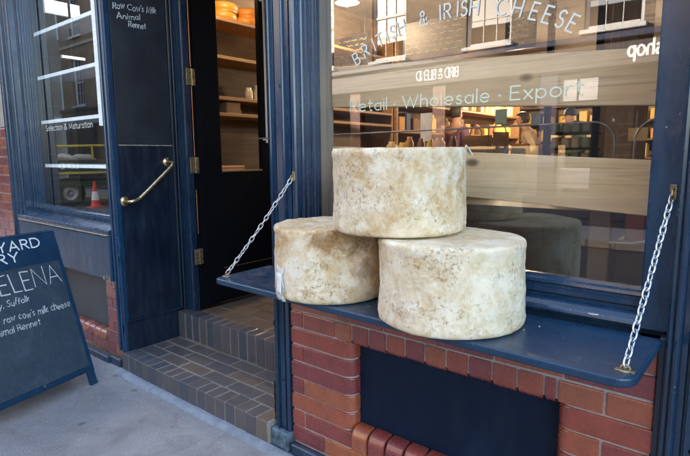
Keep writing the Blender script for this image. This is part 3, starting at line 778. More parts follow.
bm=bmesh.new(); box(bm,-.211,-.193,-.064,-.0585,1.27,1.315,bev=.002); tube(bm,[(-.202,-.064,1.305),(-.202,-.078,1.300),(-.202,-.082,1.288),(-.202,-.076,1.277),(-.202,-.064,1.275)],.0028,8); link('eye_plate',bm,dullbrass,sh)
bm=bmesh.new(); box(bm,-1.609,-1.593,-.112,-.1055,1.290,1.332,bev=.002); tube(bm,[(-1.601,-.112,1.318),(-1.601,-.125,1.313),(-1.601,-.129,1.303),(-1.601,-.123,1.294),(-1.601,-.112,1.292)],.0028,8); link('eye_plate',bm,dullbrass,sh)
for (x,y,s) in ((-.232,-.378,1),(-1.775,-.352,-1)):
    bm=bmesh.new(); lathe(bm,[(.0,.005),(.012,.0045),(.014,.002),(.014,0)],(x,y,.887),14)
    box(bm,x-.022,x+.022,y-.009,y+.009,.887,.8895,bev=.001)
    tube(bm,[Vector((x,y,.888))+Vector((.010*math.cos(a),.002,.010*math.sin(a)+.004)) for a in [PI*k/8 for k in range(9)]],.0026,8)
    link('eye_plate',bm,dullbrass,sh)

# ------------------------------------------------------------------ wear
def chip(x,y,z,w_,h_,nx,parent,mat,seed):
    r_=random.Random(seed); bm=bmesh.new(); vs=[]
    for k in range(11):
        a=2*PI*k/11; q=1+r_.uniform(-.35,.35)
        vs.append(bm.verts.new((x+(0 if nx else w_*math.cos(a)*q),y+(w_*math.cos(a)*q if nx else 0),z+h_*math.sin(a)*q)))
    f=bm.faces.new(vs); bmesh.ops.solidify(bm,geom=[f],thickness=.0012)
    return link('bare_patch',bm,mat,parent)
pale=simple('pale_undercoat',(.55,.60,.64),.7,var=.2)
for i,(x,z,w_,h_) in enumerate(((-3.186,.745,.003,.014),(-3.188,.60,.003,.008),(-3.190,.285,.006,.045),(-3.188,1.02,.002,.010),(-3.255,.42,.003,.006),(-3.187,.47,.002,.006))):
    chip(x,-.1195,z,w_,h_,False,shop,pale,40+i)
for i,(x,z,w_,h_) in enumerate(((-1.755,.62,.003,.012),(-1.70,.35,.003,.006),(-1.68,1.7,.002,.008),(-1.752,1.15,.002,.010),(-1.755,2.0,.002,.014))):
    chip(x,-.107,z,w_,h_,False,shop,pale,60+i)
for i,(x,z,w_,h_) in enumerate(((-.14,1.62,.004,.004),(-.155,1.0,.002,.01),(-.11,.6,.003,.005),(-.145,2.2,.002,.006),(-.06,1.3,.003,.003))):
    chip(x,-.1145,z,w_,h_,False,shop,pale,80+i)
bm=bmesh.new(); lathe(bm,[(0,.004),(.006,.003),(.010,.001),(.011,0)],(-.385,-.052,.9165),12); bmesh.ops.scale(bm,vec=(1.6,1,1),verts=bm.verts,space=Matrix.Translation((.385,.052,-.9165)))
tag(link('paint_blob',bm,pale,smooth=True),'small white blob of paint on the window sill','blob')
bm=bmesh.new()
for k in range(150):
    x=rnd.uniform(-4.6,-.6); y=rnd.uniform(-1.6,-.23) if k%3 else rnd.uniform(-.26,-.205); r_=rnd.uniform(.0015,.0045)
    res=bmesh.ops.create_icosphere(bm,subdivisions=1,radius=r_)
    for v in res['verts']: v.co=Vector((v.co.x*1.3+x,v.co.y+y,v.co.z*.6+r_*.4))
tag(link('grit',bm,simple('pale_grit',(.40,.39,.37),.9,var=.5,scale=3)),'fine grit scattered over the grey pavement','grit',kind='stuff')
bm=bmesh.new()
for k in range(24):
    cx_,cy_,cr_=[(-1.27,-.245,.214),(-.757,-.263,.225),(-.757,-.263,.225)][k%3]
    a=rnd.uniform(0,2*PI); q=cr_+.004+abs(rnd.gauss(0,.05)); x=cx_+q*math.cos(a); y=cy_+q*math.sin(a)
    if not(-1.75<x<-.24 and -.40<y<-.08) or math.hypot(x+1.27,y+.245)<.217 or math.hypot(x+.757,y+.263)<.228: continue
    r_=rnd.uniform(.0008,.0028); res=bmesh.ops.create_icosphere(bm,subdivisions=1,radius=r_)
    for v in res['verts']: v.co=Vector((v.co.x*1.4+x,v.co.y+y,v.co.z*.6+.887+r_*.4))
tag(link('crumbs',bm,simple('rind_crumbs',(.60,.52,.38),.9,var=.4)),'pale crumbs of rind scattered on the blue shelf','crumbs',kind='stuff')
# ------------------------------------------------------------------ cheeses
def cheese(name,c,Rr,z0,z1,mat,seed,label,tilt=(0,0)):
    bm=bmesh.new(); n=160; rr=.014; h=z1-z0
    prof=[(0,0)]+[(Rr*f,0) for f in (.2,.4,.6,.8)]+[(Rr-rr+rr*math.sin(t),rr-rr*math.cos(t)) for t in [PI/2*k/5 for k in range(6)]]
    ns=26
    for k in range(1,ns):
        z=rr+(h-2*rr)*k/ns
        # bandage overlap just under the rims
        b=.0016 if (z>h-.028 or z<.024) else 0
        prof.append((Rr+b,z))
    prof+=[(Rr-rr*.75+rr*.75*math.cos(t)+.0016*(1-k/5),h-rr+rr*math.sin(t)) for k,t in enumerate([PI/2*k/5 for k in range(6)])]
    prof+=[(Rr*f,h) for f in (.88,.8,.7,.6,.5,.4,.3,.2,.1)]+[(0,h)]
    lathe(bm,prof,(c[0],c[1],z0),n)
    cen=Vector((c[0],c[1],0))
    for v in bm.verts:
        d=(v.co-cen); rad=Vector((d.x,d.y,0)); rl=rad.length
        q=v.co*1.0+Vector((seed*5,seed,0))
        s=.006*noise.noise(q*5)+.0036*noise.noise(q*14)+.0022*noise.noise(q*38)
        if rl>Rr*.9: v.co+=rad.normalized()*s
        if v.co.z>z1-.006 and rl<Rr*.99: v.co.z+=s*.7-.004*(1-rl/Rr)
        if v.co.z<z0+.004: v.co.z=max(v.co.z,z0)
    o=link(name,bm,mat,smooth=True)
    return tag(o,label,'cheese','large cloth bound cheese wheels on the window shelf')
m1=mk_cheese('cheese_rind_a',1.3,tan=.50,samt=((-1.15,-.43,1.11,.085,.75),(-1.08,-.36,1.12,.10,.8),(-1.06,-.31,1.0,.06,.5),(-1.20,-.45,.94,.04,.5)))
m2=mk_cheese('cheese_rind_b',2.6,tan=.58); m3=mk_cheese('cheese_rind_c',4.2,tan=.52)
chL=cheese('aged_cheese',(-1.270,-.245),.214,.888,1.146,m1,1,'cloth bound cheese with orange brown stain and torn cloth flap, left on the shelf')
chF=cheese('aged_cheese',(-.757,-.263),.225,.888,1.148,m2,2,'pale mottled cheese wheel nearest the camera, on the right of the shelf')
chT=cheese('aged_cheese',(-.975,-.235),.222,1.150,1.421,m3,3,'topmost cheese wheel, stacked across the two lower cheeses')
# cloth: seam rings on the upper rim, torn flap, loose tuft
cloth=simple('cheese_cloth',(.70,.68,.62),.9,var=.2,scale=50,bump=.6,bd=.003)
def flap(parent,pts,mat,name='cloth_flap',th=.0015):
    bm=bmesh.new(); rows=[[bm.verts.new(p) for p in r] for r in pts]
    for a,b in zip(rows,rows[1:]):
        for k in range(len(a)-1): bm.faces.new((a[k],a[k+1],b[k+1],b[k]))
    bmesh.ops.recalc_face_normals(bm,faces=bm.faces); bmesh.ops.solidify(bm,geom=bm.faces,thickness=th)
    return link(name,bm,mat,parent,smooth=True)
def onc(c,Rr,a,z,off): return (c[0]+(Rr+off)*math.cos(a),c[1]+(Rr+off)*math.sin(a),z)
cL=(-1.270,-.245)
rows=[]
for j in range(9):
    z=1.005-.122*j/8
    rows.append([onc(cL,.214,math.radians(243+ (15 if j<3 else 18)*k/6+ (2*math.sin(j*1.7)) ),z+.004*math.sin(k*2.2+j),.003+.008*math.sin(j/8*2.6)*(.4+.6*k/6)+.002*math.sin(k*2.5+j)) for k in range(7)])
flap(chL,rows,cloth)
rows=[[onc(cL,.214,math.radians(250+8*k/3+j*.4),.985-.075*j/5,.012+.006*j/5) for k in range(4)] for j in range(6)]
flap(chL,rows,simple('clean_cloth_label',(.78,.80,.78),.8,var=.05),'cloth_label')
cT=(-.975,-.235)
rows=[]
for j in range(6):
    rows.append([onc(cT,.222,math.radians(-62+0+ (5+3*math.sin(j*2.))*k/4+ j*1.2 ),1.412+.010*math.sin(j*1.3)+.005*k-.003*j,-.004+.006*j*(.6+.1*k)*.5) for k in range(5)])
tuft=[]
import itertools
# right-hand silhouette of the top wheel as seen from the street
vd=Vector((CP.x-cT[0],CP.y-cT[1],0)).normalized(); av=math.atan2(vd.y,vd.x); ar=av+math.radians(85)
rows=[[onc(cT,.222,ar-.10+.05*k,1.426-.006*j+.006*math.sin(k*1.9+j*1.1),.000+.0045*j*(1+.4*math.sin(k*2.3))) for k in range(6)] for j in range(5)]
flap(chT,rows,cloth)

# ------------------------------------------------------------------ handrail and chalkboard on the porch side
gr=empty('grab_rail',(-3.18,.12,1.2),'short bent brass grab rail on the dark porch side panel','rail')
bm=bmesh.new()
p=[(-3.183,-.055,1.118),(-3.140,-.055,1.118),(-3.122,-.050,1.119),(-3.115,-.035,1.122),(-3.113,-.01,1.130),(-3.112,.03,1.155),(-3.112,.225,1.318),(-3.113,.245,1.336),(-3.116,.258,1.350),(-3.124,.262,1.360),(-3.140,.262,1.362),(-3.183,.262,1.362)]
q=[Vector(a) for a in p]
sm=[]
for i in range(len(q)-1):
    a,b=q[i],q[i+1]; pa=q[max(i-1,0)]; pb=q[min(i+2,len(q)-1)]
    for k in range(4):
        t=k/4; sm.append(.5*((2*a)+(b-pa)*t+(2*pa-5*a+4*b-pb)*t*t+(3*a-pa-3*b+pb)*t**3))
sm.append(q[-1])
tube(bm,sm,.0115,14); link('rail',bm,brass,gr,smooth=True)
for y,z in ((-.055,1.118),(.262,1.362)):
    bm=bmesh.new(); lathe(bm,[(0,.024),(.015,.023),(.017,.017),(.022,.010),(.030,.007),(.032,.003),(.032,0)],(-3.190,y,z),28,(1,0,0))
    link('flange',bm,brass,gr,smooth=True)
cb=empty('chalkboard',(-3.185,.11,1.9),'tall black chalkboard with chalk writing fixed inside the porch','chalkboard')
bm=bmesh.new(); box(bm,-3.1895,-3.184,-.074,.303,1.478,2.55,bev=.002); link('board',bm,slate,cb)
bm=bmesh.new(); box(bm,-3.1895,-3.181,-.075,.304,1.470,1.4775,bev=.001); link('bottom_edge',bm,simple('worn_edge',(.26,.24,.19),.6,var=.4,scale=50),cb)
bm=bmesh.new(); YZ=lambda p,k:Vector((-3.1825+.0003*k,p.x,p.y))
WJ[0]=.45
write(bm,"Raw Cow's Milk",-.050,2.300,.036,YZ,track=.22,w=.11,jit=.08,wob=.08,slant=.05,seed=4,cond=.94,rise=.07,sp=.4)
link('chalk_line',bm,chalk,cb); bm=bmesh.new()
write(bm,"Animal",-.030,2.245,.033,YZ,track=.24,w=.12,jit=.08,wob=.1,seed=8,cond=1.28,rise=.1,sp=.35)
link('chalk_line',bm,chalk,cb); bm=bmesh.new()
write(bm,"Rennet",.045,2.208,.033,YZ,track=.22,w=.12,jit=.08,wob=.1,seed=11,cond=.9,rise=.05,sp=.35)
link('chalk_line',bm,chalk,cb)

WJ[0]=0
# ------------------------------------------------------------------ A-board
Bp=Vector((-3.149,-.327,0)); Tp=Vector((-3.4304,-.4051,.9461)); Wd=Vector((-.267,.964,0)).normalized(); Up=(Tp-Bp).normalized(); Nn=Wd.cross(Up); Nn=Nn if Nn.x>0 else -Nn
ab=empty('sandwich_board',tuple(Bp-Wd*.41),'navy blue A-board with white heading and chalked cheese description on the pavement','sign')
LB=(Tp-Bp).length; WB=.82
def bbox(bm,u0,u1,v0,v1,d0,d1,bev=.003,up=Up,nn=Nn,org=Bp):
    vs=box(bm,u0,u1,d0,d1,v0,v1,bev=0)
    vs=list(vs)
    for v in vs:
        a,b,c_=v.co; v.co=org+Wd*a+nn*b+up*c_
    if bev: bmesh.ops.bevel(bm,geom=list({e for v in vs for e in v.link_edges}),offset=bev,segments=2,affect='EDGES',profile=.5)
bm=bmesh.new(); bbox(bm,-WB+.001,-.001,.095,LB,-.018,-.002,bev=.006); link('panel',bm,shelfblue,ab)
for u in (-.045,-WB): 
    bm=bmesh.new(); bbox(bm,u,u+.045,0,.12,-.0185,-.0035,bev=.003); link('leg',bm,shelfblue,ab)
bm=bmesh.new(); bbox(bm,-WB+.022,-.022,.125,.806,-.0045,.0005,bev=.001); link('chalk_panel',bm,slate2,ab)
# rear panel, hinged at the top and splayed back
Bk=Bp-Nn*.0-Vector((Nn.x,Nn.y,0)).normalized()*.56; Uk=((Tp-Vector((Nn.x,Nn.y,0)).normalized()*.03)-Bk).normalized(); Nk=Wd.cross(Uk); Nk=Nk if Nk.x<0 else -Nk
bm=bmesh.new(); bbox(bm,-WB+.01,-.01,.095,LB-.01,-.018,-.002,up=Uk,nn=Nk,org=Bk); link('rear_panel',bm,shelfblue,ab)
for u in (-.055,-WB+.01):
    bm=bmesh.new(); bbox(bm,u,u+.045,0,.12,-.0185,-.0035,up=Uk,nn=Nk,org=Bk); link('leg',bm,shelfblue,ab)
AB=lambda p,k:Bp+Wd*p.x+Up*p.y+Nn*(.0015+.0003*k)
bm=bmesh.new()
def centred(bm,s,cx,y,h,fn,width,**kw):
    tw=text_width(s,kw.get('track',.22),kw.get('sp',.42))*h; write(bm,s,cx-width/2,y,h,fn,cond=width/tw,**kw)
centred(bm,"NEAL'S YARD",-.41,.910,.054,AB,.60,track=.26,w=.15,sp=.42)
link('heading',bm,lett_white,ab); bm=bmesh.new()
centred(bm,"DAIRY",-.41,.844,.054,AB,.305,track=.26,w=.15)
link('heading',bm,lett_white,ab)
bm=bmesh.new()
WJ[0]=.4
write(bm,"St HELENA",-.640,.672,.108,AB,track=.20,w=.055,jit=.09,wob=.03,seed=5,cond=.555*2.0*.82,sp=.3,slant=-.02,rise=-.0)
link('chalk_line',bm,chalk,ab); bm=bmesh.new()
write(bm,"Bungay, Suffolk",-.555,.606,.034,AB,track=.22,w=.10,jit=.1,wob=.1,seed=6,cond=.98,sp=.4,slant=.15)
link('chalk_line',bm,chalk,ab); bm=bmesh.new()
write(bm,"raw cow's milk cheese",-.435,.524,.036,AB,track=.2,w=.10,jit=.1,wob=.08,seed=7,cond=.93,sp=.45,slant=.1,rise=-.03)
link('chalk_line',bm,chalk,ab); bm=bmesh.new()
write(bm,"Animal Rennet",-.520,.461,.034,AB,track=.2,w=.10,jit=.1,wob=.08,seed=9,cond=1.05,sp=.4,slant=.1)
link('chalk_line',bm,chalk,ab)
bm=bmesh.new()
WJ[0]=0
for u in(-.32,):
    bb=Bp+Wd*u+Up*.115+Nn*0; lathe(bm,[(0,.003),(.006,.002),(.007,0)],bb+Nn*(-.002),12,Nn)
link('screw',bm,steel,ab)

# ------------------------------------------------------------------ interior
def mk_inbrick():
    t=NT('painted_inner_brick'); v=t.coord(); tb=t.n('ShaderNodeTexBrick'); mp=t.n('ShaderNodeMapping'); mp.inputs['Rotation'].default_value=(PI/2,0,PI/2); t.l(v,mp.inputs[0]); t.l(mp.outputs[0],tb.inputs[0])
    tb.inputs['Color1'].default_value=(.34,.25,.16,1); tb.inputs['Color2'].default_value=(.24,.17,.11,1); tb.inputs['Mortar'].default_value=(.32,.28,.22,1); tb.inputs['Scale'].default_value=1; tb.inputs['Brick Width'].default_value=.22; tb.inputs['Row Height'].default_value=.075; tb.inputs['Mortar Size'].default_value=.009
    return t.bsdf(tb.outputs[0],.9)
stock_in=mk_inbrick()
def S(name,mat,*bx):
    o=B(name,mat,None,*bx,bev=0); o['kind']='structure'; return o
floor_in=simple('dark_shop_floor',(.035,.028,.024),.5,scale=6)
S('floor',floor_in,(-5.6,1.6,.62,9.0,.15,.305),)
S('ceiling',simple('ceiling_paint',(.14,.12,.10),.9),(-5.6,1.6,.14,9.0,3.05,3.15))
wallm=plaster
S('wall_back',wallm,(-5.6,1.6,9.0,9.15,.3,3.05)); S('wall_right',simple('shop_wall_paint',(.30,.22,.15),.9),(1.6,1.75,.2,9.0,.3,3.05)); S('wall_left',shelfback,(-4.05,-3.95,.62,9.0,.3,3.05))
S('wall_front',black_in,(-1.47,1.6,.06,.1,.0,.86),(-5.6,-3.32,.045,.08,0,.9),(.1,1.6,.05,.1,.86,3.04),(-5.55,-4.76,.06,.08,.9,3.04),(-3.37,-3.31,.05,.34,.9,3.04))

S('wall_left',stock_in,(-5.3,-5.2,.085,9.0,.3,3.05))
# left window display: white shelves, brick-coloured timber, back board
edge_glow=simple('white_edge_glow',(.8,.85,.9),.4,emit=(.62,.82,1),es=.08,bump=0)  # glow added to plain white shelf edges and post, no lamp there
ds=empty('window_shelving',(-4.2,.2,1.0),'white painted shelves with a timber upright standing behind the left window','shelving')
for z in (2.42,2.068,1.707,1.345):
    B('shelf',whitep,ds,(-4.93,-3.62 if z>1.5 else -3.60,.104,.34,z-.028,z),bev=.003)
    B('glowing_edge',edge_glow,ds,(-4.93,-3.62 if z>1.5 else -3.60,.098,.1035,z-.027,z-.001),bev=.001)
B('upright',mk_wood('red_brown_timber',(.20,.09,.05),(.10,.045,.03),2,knots=False),ds,(-5.199,-5.13,.15,.27,.9,3.0),bev=.003)
B('back_panel',simple('brown_back_panel',(.15,.12,.09),.8,scale=3,var=.35),ds,(-5.2,-3.55,.55,.57,.9,3.0),bev=.002)
B('glowing_edge',edge_glow,ds,(-3.70,-3.655,.06,.095,1.62,3.0),bev=.002)  # white post strip, given the same added glow
B('display_base',simple('display_base_grey',(.10,.11,.12),.6),ds,(-5.0,-3.4,.10,.54,.9,.985),bev=.003)

# shelving with cheeses inside the doorway, along the left wall
ws=empty('cheese_shelving',(-3.8,2.2,.31),'warm wooden shelving with orange cheeses seen through the open door','shelving')
for z in (2.54,2.235,1.90,1.765,1.245):
    B('shelf',shelfwood,ws,(-3.945,-3.62,.7,3.6,z-.03,z),bev=.004)
B('side',shelfwood,ws,(-3.945,-3.63,.67,.699,.31,2.95),(-3.945,-3.63,3.601,3.63,.31,2.95),bev=.003)
orange=simple('orange_rind',(.62,.24,.035),.45,var=.12,scale=6)
def small_cheese(x,y,z,r,h,mat,label,grp):
    bm=bmesh.new(); lathe(bm,[(0,0),(r*.85,0),(r*.97,h*.18),(r,h*.5),(r*.97,h*.82),(r*.85,h),(0,h)],(x,y,z),32)
    tag(link('orange_cheese',bm,mat,smooth=True),label,'cheese',grp)
g='orange cheeses on the top shelf inside the door'
for i,(y,x) in enumerate(((1.22,-3.78),(1.50,-3.78),(1.80,-3.78),(2.10,-3.78))):
    side_='the two nearest the door glass' if False else ''
    n_=['first','second','third','fourth'][i]
    small_cheese(x,y,2.541,.135,.075,orange,f'{n_} orange cheese on the top shelf inside the door, below another',g)
    small_cheese(x+.01,y+.015,2.617,.13,.075,orange,f'{n_} orange cheese on the top shelf inside the door, stacked upon another',g)
jarm=simple('jar_mix',(.60,.52,.38),.3,var=.4,scale=30)
g='packets standing on the middle shelf inside the door'
for i,(y,h,wd_) in enumerate(((1.45,.11,.07),(1.55,.14,.06),(1.64,.10,.07),(1.74,.15,.055))):
    bm=bmesh.new()
    lathe(bm,[(0,0),(wd_*.45,0),(wd_*.5,.01),(wd_*.5,h*.7),(wd_*.35,h*.82),(wd_*.35,h),(0,h)],(-3.72,y,1.901),16)
    tag(link('jar',bm,jarm,smooth=True),['short jar at the left end of the middle shelf inside the door','tall slim jar second on the middle shelf inside the door','short jar third on the middle shelf inside the door','tallest jar at the right end of the middle shelf inside the door'][i],'jar',g)
bm=bmesh.new(); box(bm,-3.9,-3.66,1.15,1.30,1.766,1.86,bev=.003); box(bm,-3.9,-3.66,1.2995,1.31,1.766,1.80); tag(link('box',bm,paperbag),'small cardboard box on the narrow shelf inside the door','box')
bm=bmesh.new()
for k in range(3): box(bm,-3.9,-3.63,1.02+.0*k,1.30,1.246+.024*k,1.268+.024*k,bev=.004)
tag(link('board_stack',bm,simple('peach_board',(.55,.27,.15),.6)),'stack of peach coloured boards on the lowest lit shelf inside the door','boards')

# timber planks just behind the glass (they hang slightly out of level)
def plank(x0,zt0,zb0,x1,zt1,zb1,y,label,th=.04):
    bm=bmesh.new(); N=24
    rowsf=[]
    for k in range(N+1):
        t=k/N; x=x0+(x1-x0)*t; zt=zt0+(zt1-zt0)*t; zb=zb0+(zb1-zb0)*t
        rowsf.append([bm.verts.new(p) for p in ((x,y,zb),(x,y,zt),(x,y+th,zt),(x,y+th,zb))])
    for a,b in zip(rowsf,rowsf[1:]):
        for q in range(4): bm.faces.new((a[q],a[(q+1)%4],b[(q+1)%4],b[q]))
    bm.faces.new(rowsf[0][::-1]); bm.faces.new(rowsf[-1]); bmesh.ops.recalc_face_normals(bm,faces=bm.faces)
    bmesh.ops.bevel(bm,geom=[e for e in bm.edges if e.calc_face_angle(0)>1],offset=.003,segments=2,affect='EDGES',profile=.5)
    return tag(link('plank',bm,timber),label,'plank','pale timber planks across the display window')
plank(-1.575,1.795,1.617,-.20,1.707,1.537,.12,'upper pale timber plank across the big window, behind the lettering')
plank(-1.575,1.441,1.276,-.20,1.374,1.201,.12,'lower pale timber plank across the big window, behind the cheeses')
# window linings
B('window_lining',mk_wood('pale_lining_wood',(.55,.47,.38),(.42,.35,.27),2),window,(-1.66,-1.60,.031,.16,.87,2.7),bev=.002)
# upright boards & things low in the window
tag(B('board',simple('grey_brown_board',(.20,.17,.13),.7,scale=6,var=.15),None,(-.50,-.43,.30,.33,.86,1.20),bev=.003),'narrow pale upright board low in the big window, below the lower plank','board')
crate_m=simple('plum_crate_plastic',(.035,.025,.040),.5)
cr=empty('bottle_crate',(-.3,.45,.86),'dark plum crate with red packets low at the right end of the big window','crate')
bm=bmesh.new(); box(bm,-.42,-.17,.34,.36,.86,1.09,bev=.004); box(bm,-.42,-.17,.60,.62,.86,1.09,bev=.004); box(bm,-.42,-.40,.361,.599,.86,1.09,bev=.004); box(bm,-.19,-.17,.361,.599,.86,1.09,bev=.004); box(bm,-.399,-.191,.361,.599,.86,.88)
for z in (1.03,.97): box(bm,-.425,-.165,.335,.3395,z,z+.012)
link('body',bm,crate_m,cr)
red=simple('red_packet',(.30,.05,.03),.5,var=.3,scale=20)
for i,(x,r_) in enumerate(((-.37,.2),(-.30,-.15),(-.23,.1))):
    bm=bmesh.new(); vs=box(bm,x-.032,x+.032,.40,.46,.9,1.20-.03*i,bev=.006,seg=2); link('packet',bm,red,cr)
bm=bmesh.new(); tube(bm,[(-.43,.30,1.085),(-.36,.29,1.09),(-.30,.29,1.105),(-.22,.29,1.10),(-.17,.30,1.09)],.0035,8); tag(link('cable',bm,simple('pale_cable',(.6,.6,.6),.5),smooth=True),'pale cable running across the front of the plum crate','cable')
# window deck (dark) with a low trestle
S('window_deck',simple('dark_deck_paint',(.012,.016,.024),.45),(-1.595,1.5,.11,.60,.80,.858))
tb=empty('trestle_table',(-1.2,1.3,.31),'dark low table standing behind the big window, seen under the lower plank','table')
dkwood=mk_wood('dark_table_wood',(.018,.018,.022),(.008,.009,.012),0,knots=False)
B('tabletop',dkwood,tb,(-2.1,-.3,1.1,1.7,1.07,1.11),bev=.004)
B('dark_screen',simple('dark_screen_cloth',(.010,.014,.024),.7,scale=5,var=.5,bump=.1),tb,(-2.0,-.32,1.115,1.13,.45,1.068),bev=.003)  # dark sheet added to hide the lit interior below the plank
for x in(-2.05,-.38):
    for y in(1.14,1.62): B('leg',dkwood,tb,(x,x+.06,y,y+.06,.31,1.069),bev=.003)
bm=bmesh.new(); tube(bm,[(-1.98,1.15,1.05),(-.45,1.62,.40)],.018,8); link('brace',bm,dkwood,tb)
sacks=simple('dark_blue_cloth',(.018,.028,.045),.8,var=.4,scale=7,bump=.7,bd=.01)
bm=bmesh.new()
lathe(bm,[(0,0),(.2,0),(.26,.08),(.27,.2),(.22,.34),(.12,.42),(0,.43)],(-.85,2.2,.31),28)
for v in bm.verts: v.co+=Vector((noise.noise(v.co*4),noise.noise(v.co*4+Vector((5,0,0))),0))*.05
tag(link('sack',bm,sacks,smooth=True),'dark blue cloth sack on the floor behind the table','sack')

# mid band between the planks: counter, shelves, bags, people
ctr=empty('counter',(-2.1,2.85,.31),'brown wooden shop counter behind the planks','counter')
cw=mk_wood('counter_wood',(.24,.13,.06),(.13,.065,.03),0,knots=False)
B('body',cw,ctr,(-3.1,-1.15,2.65,3.05,.31,1.36),bev=.004); B('top',cw,ctr,(-3.15,-1.12,2.6,3.1,1.361,1.40),bev=.006)
def bag(x,y,z,wd,dp,h,label,handle=True,a=0):
    root=empty('paper_bag',(x,y,z),label,'bag','brown paper bags standing on the counter')
    bm=bmesh.new(); vs=[]
    b0=[(-wd/2,-dp/2,0),(wd/2,-dp/2,0),(wd/2,dp/2,0),(-wd/2,dp/2,0)]
    lo=[bm.verts.new(Vector(p)+Vector((x,y,z))) for p in b0]; hi=[bm.verts.new(Vector((p[0]*1.02,p[1]*.75,h+rnd.uniform(-.01,.01)))+Vector((x,y,z))) for p in b0]
    for q in range(4): bm.faces.new((lo[q],lo[(q+1)%4],hi[(q+1)%4],hi[q]))
    bm.faces.new(lo[::-1]); bmesh.ops.solidify(bm,geom=bm.faces,thickness=.004)
    link('body',bm,paperbag,root)
    if handle:
        for s in (-1,):
            bm=bmesh.new(); tube(bm,[(x+.06*math.cos(t)*1.0,y-dp*.36,z+h+.09*math.sin(t)-.01) for t in [PI*k/10 for k in range(11)]],.005,6); link('handle',bm,simple('twisted_paper',(.6,.45,.28),.8),root)
bag(-2.10,2.75,1.401,.235,.12,.165,'leftmost brown paper bag on the counter, with a twisted handle')
bag(-1.88,2.75,1.401,.11,.10,.19,'tall brown paper bag right of the first on the counter')
bag(-1.70,2.75,1.401,.13,.10,.09,'low brown paper bag without a handle, right of the tall bag',False)
bag(-1.48,2.78,1.401,.16,.10,.08,'small paper bag at the right end of the bags',False)
# crates of pale produce
gp=empty('produce_rack',(-.9,3.0,.31),'dark rack of pale green and cream packages between two black posts','rack')
pk=[simple('cream_wrap',(.62,.58,.38),.5,var=.1),simple('green_wrap',(.30,.40,.28),.5,var=.15),simple('yellow_wrap',(.62,.50,.20),.5,var=.1)]
B('post',black_in,gp,(-1.43,-1.385,2.5,2.55,.31,2.9),bev=.003); B('post',black_in,gp,(-1.075,-1.03,2.5,2.55,.31,2.9),bev=.003)
for z in (1.20,1.32,1.44,1.56):
    B('shelf',black_in,gp,(-1.384,-1.076,2.52,2.8,z-.012,z),bev=.002)
for z in (1.201,1.321,1.441,1.561):
    for i in range(4):
        x=-1.342+.075*i
        bm=bmesh.new(); box(bm,x-.030,x+.030,2.52,2.72,z,z+.085+rnd.uniform(-.015,.015),bev=.012,seg=2)
        link('packet',bm,pk[rnd.choice((0,0,1,2)) if z<1.5 else 1],gp)
# tall cabinet
cab=empty('cabinet',(-.55,3.4,.31),'tall tan wooden cabinet behind the right side of the window','cabinet')
B('body',mk_wood('tan_cabinet',(.24,.17,.11),(.17,.12,.08),2,knots=False),cab,(-1.13,-.86,2.9,3.4,.31,2.9),bev=.004)
B('door',mk_wood('tan_cabinet_door',(.27,.19,.12),(.19,.13,.085),2,knots=False),cab,(-1.12,-.87,2.88,2.899,.35,2.86),bev=.003)
B('knob',brass,cab,(-.90,-.885,2.86,2.879,1.5,1.515),bev=.004)
B('post',ply,cab,(-.86,-.70,2.0,2.1,.31,2.9),bev=.003)
# bent grey tube rails between the planks
def hoop(y,x0,x1,zt,r,label):
    bm=bmesh.new(); pts=[(x0,y,.31),(x0,y,zt-r)]+[(x0+r-r*math.cos(t),y,zt-r+r*math.sin(t)) for t in [PI/2*k/8 for k in range(1,9)]]+[(x1,y,zt+.0)]
    tube(bm,pts,.008,8); tag(link('rail',bm,chrome,smooth=True),label,'rail','bent grey tube rails behind the window')
bm=bmesh.new(); y=.75
pts=[(-2.9,y,1.52),(-.62,y,1.535)]+[(-.62+.09*math.sin(t),y,1.445+.09*math.cos(t)) for t in [PI/2*k/8 for k in range(1,9)]]+[(-.53,y,.9)]
tube(bm,pts,.0042,8); tag(link('rail',bm,chrome,smooth=True),'long thin grey tube rail running between the planks and bending down at its right end','rail','bent grey tube rails behind the window')
bm=bmesh.new(); pts=[(-.455,y,.9),(-.455,y,1.45)]+[(-.455+.09-.09*math.cos(t),y,1.45+.09*math.sin(t)) for t in [PI/2*k/8 for k in range(1,9)]]+[(.3,y,1.545)]
tube(bm,pts,.0042,8); tag(link('rail',bm,chrome,smooth=True),'short grey tube rail bending away to the right beside the window frame','rail','bent grey tube rails behind the window')
tk=simple('price_ticket',(.75,.50,.18),.6,var=.1)
tag(B('price_tag',tk,None,(-.53,-.45,1.0,1.006,1.455,1.515),bev=.001),'small yellow card hanging beside the bent rail','card')
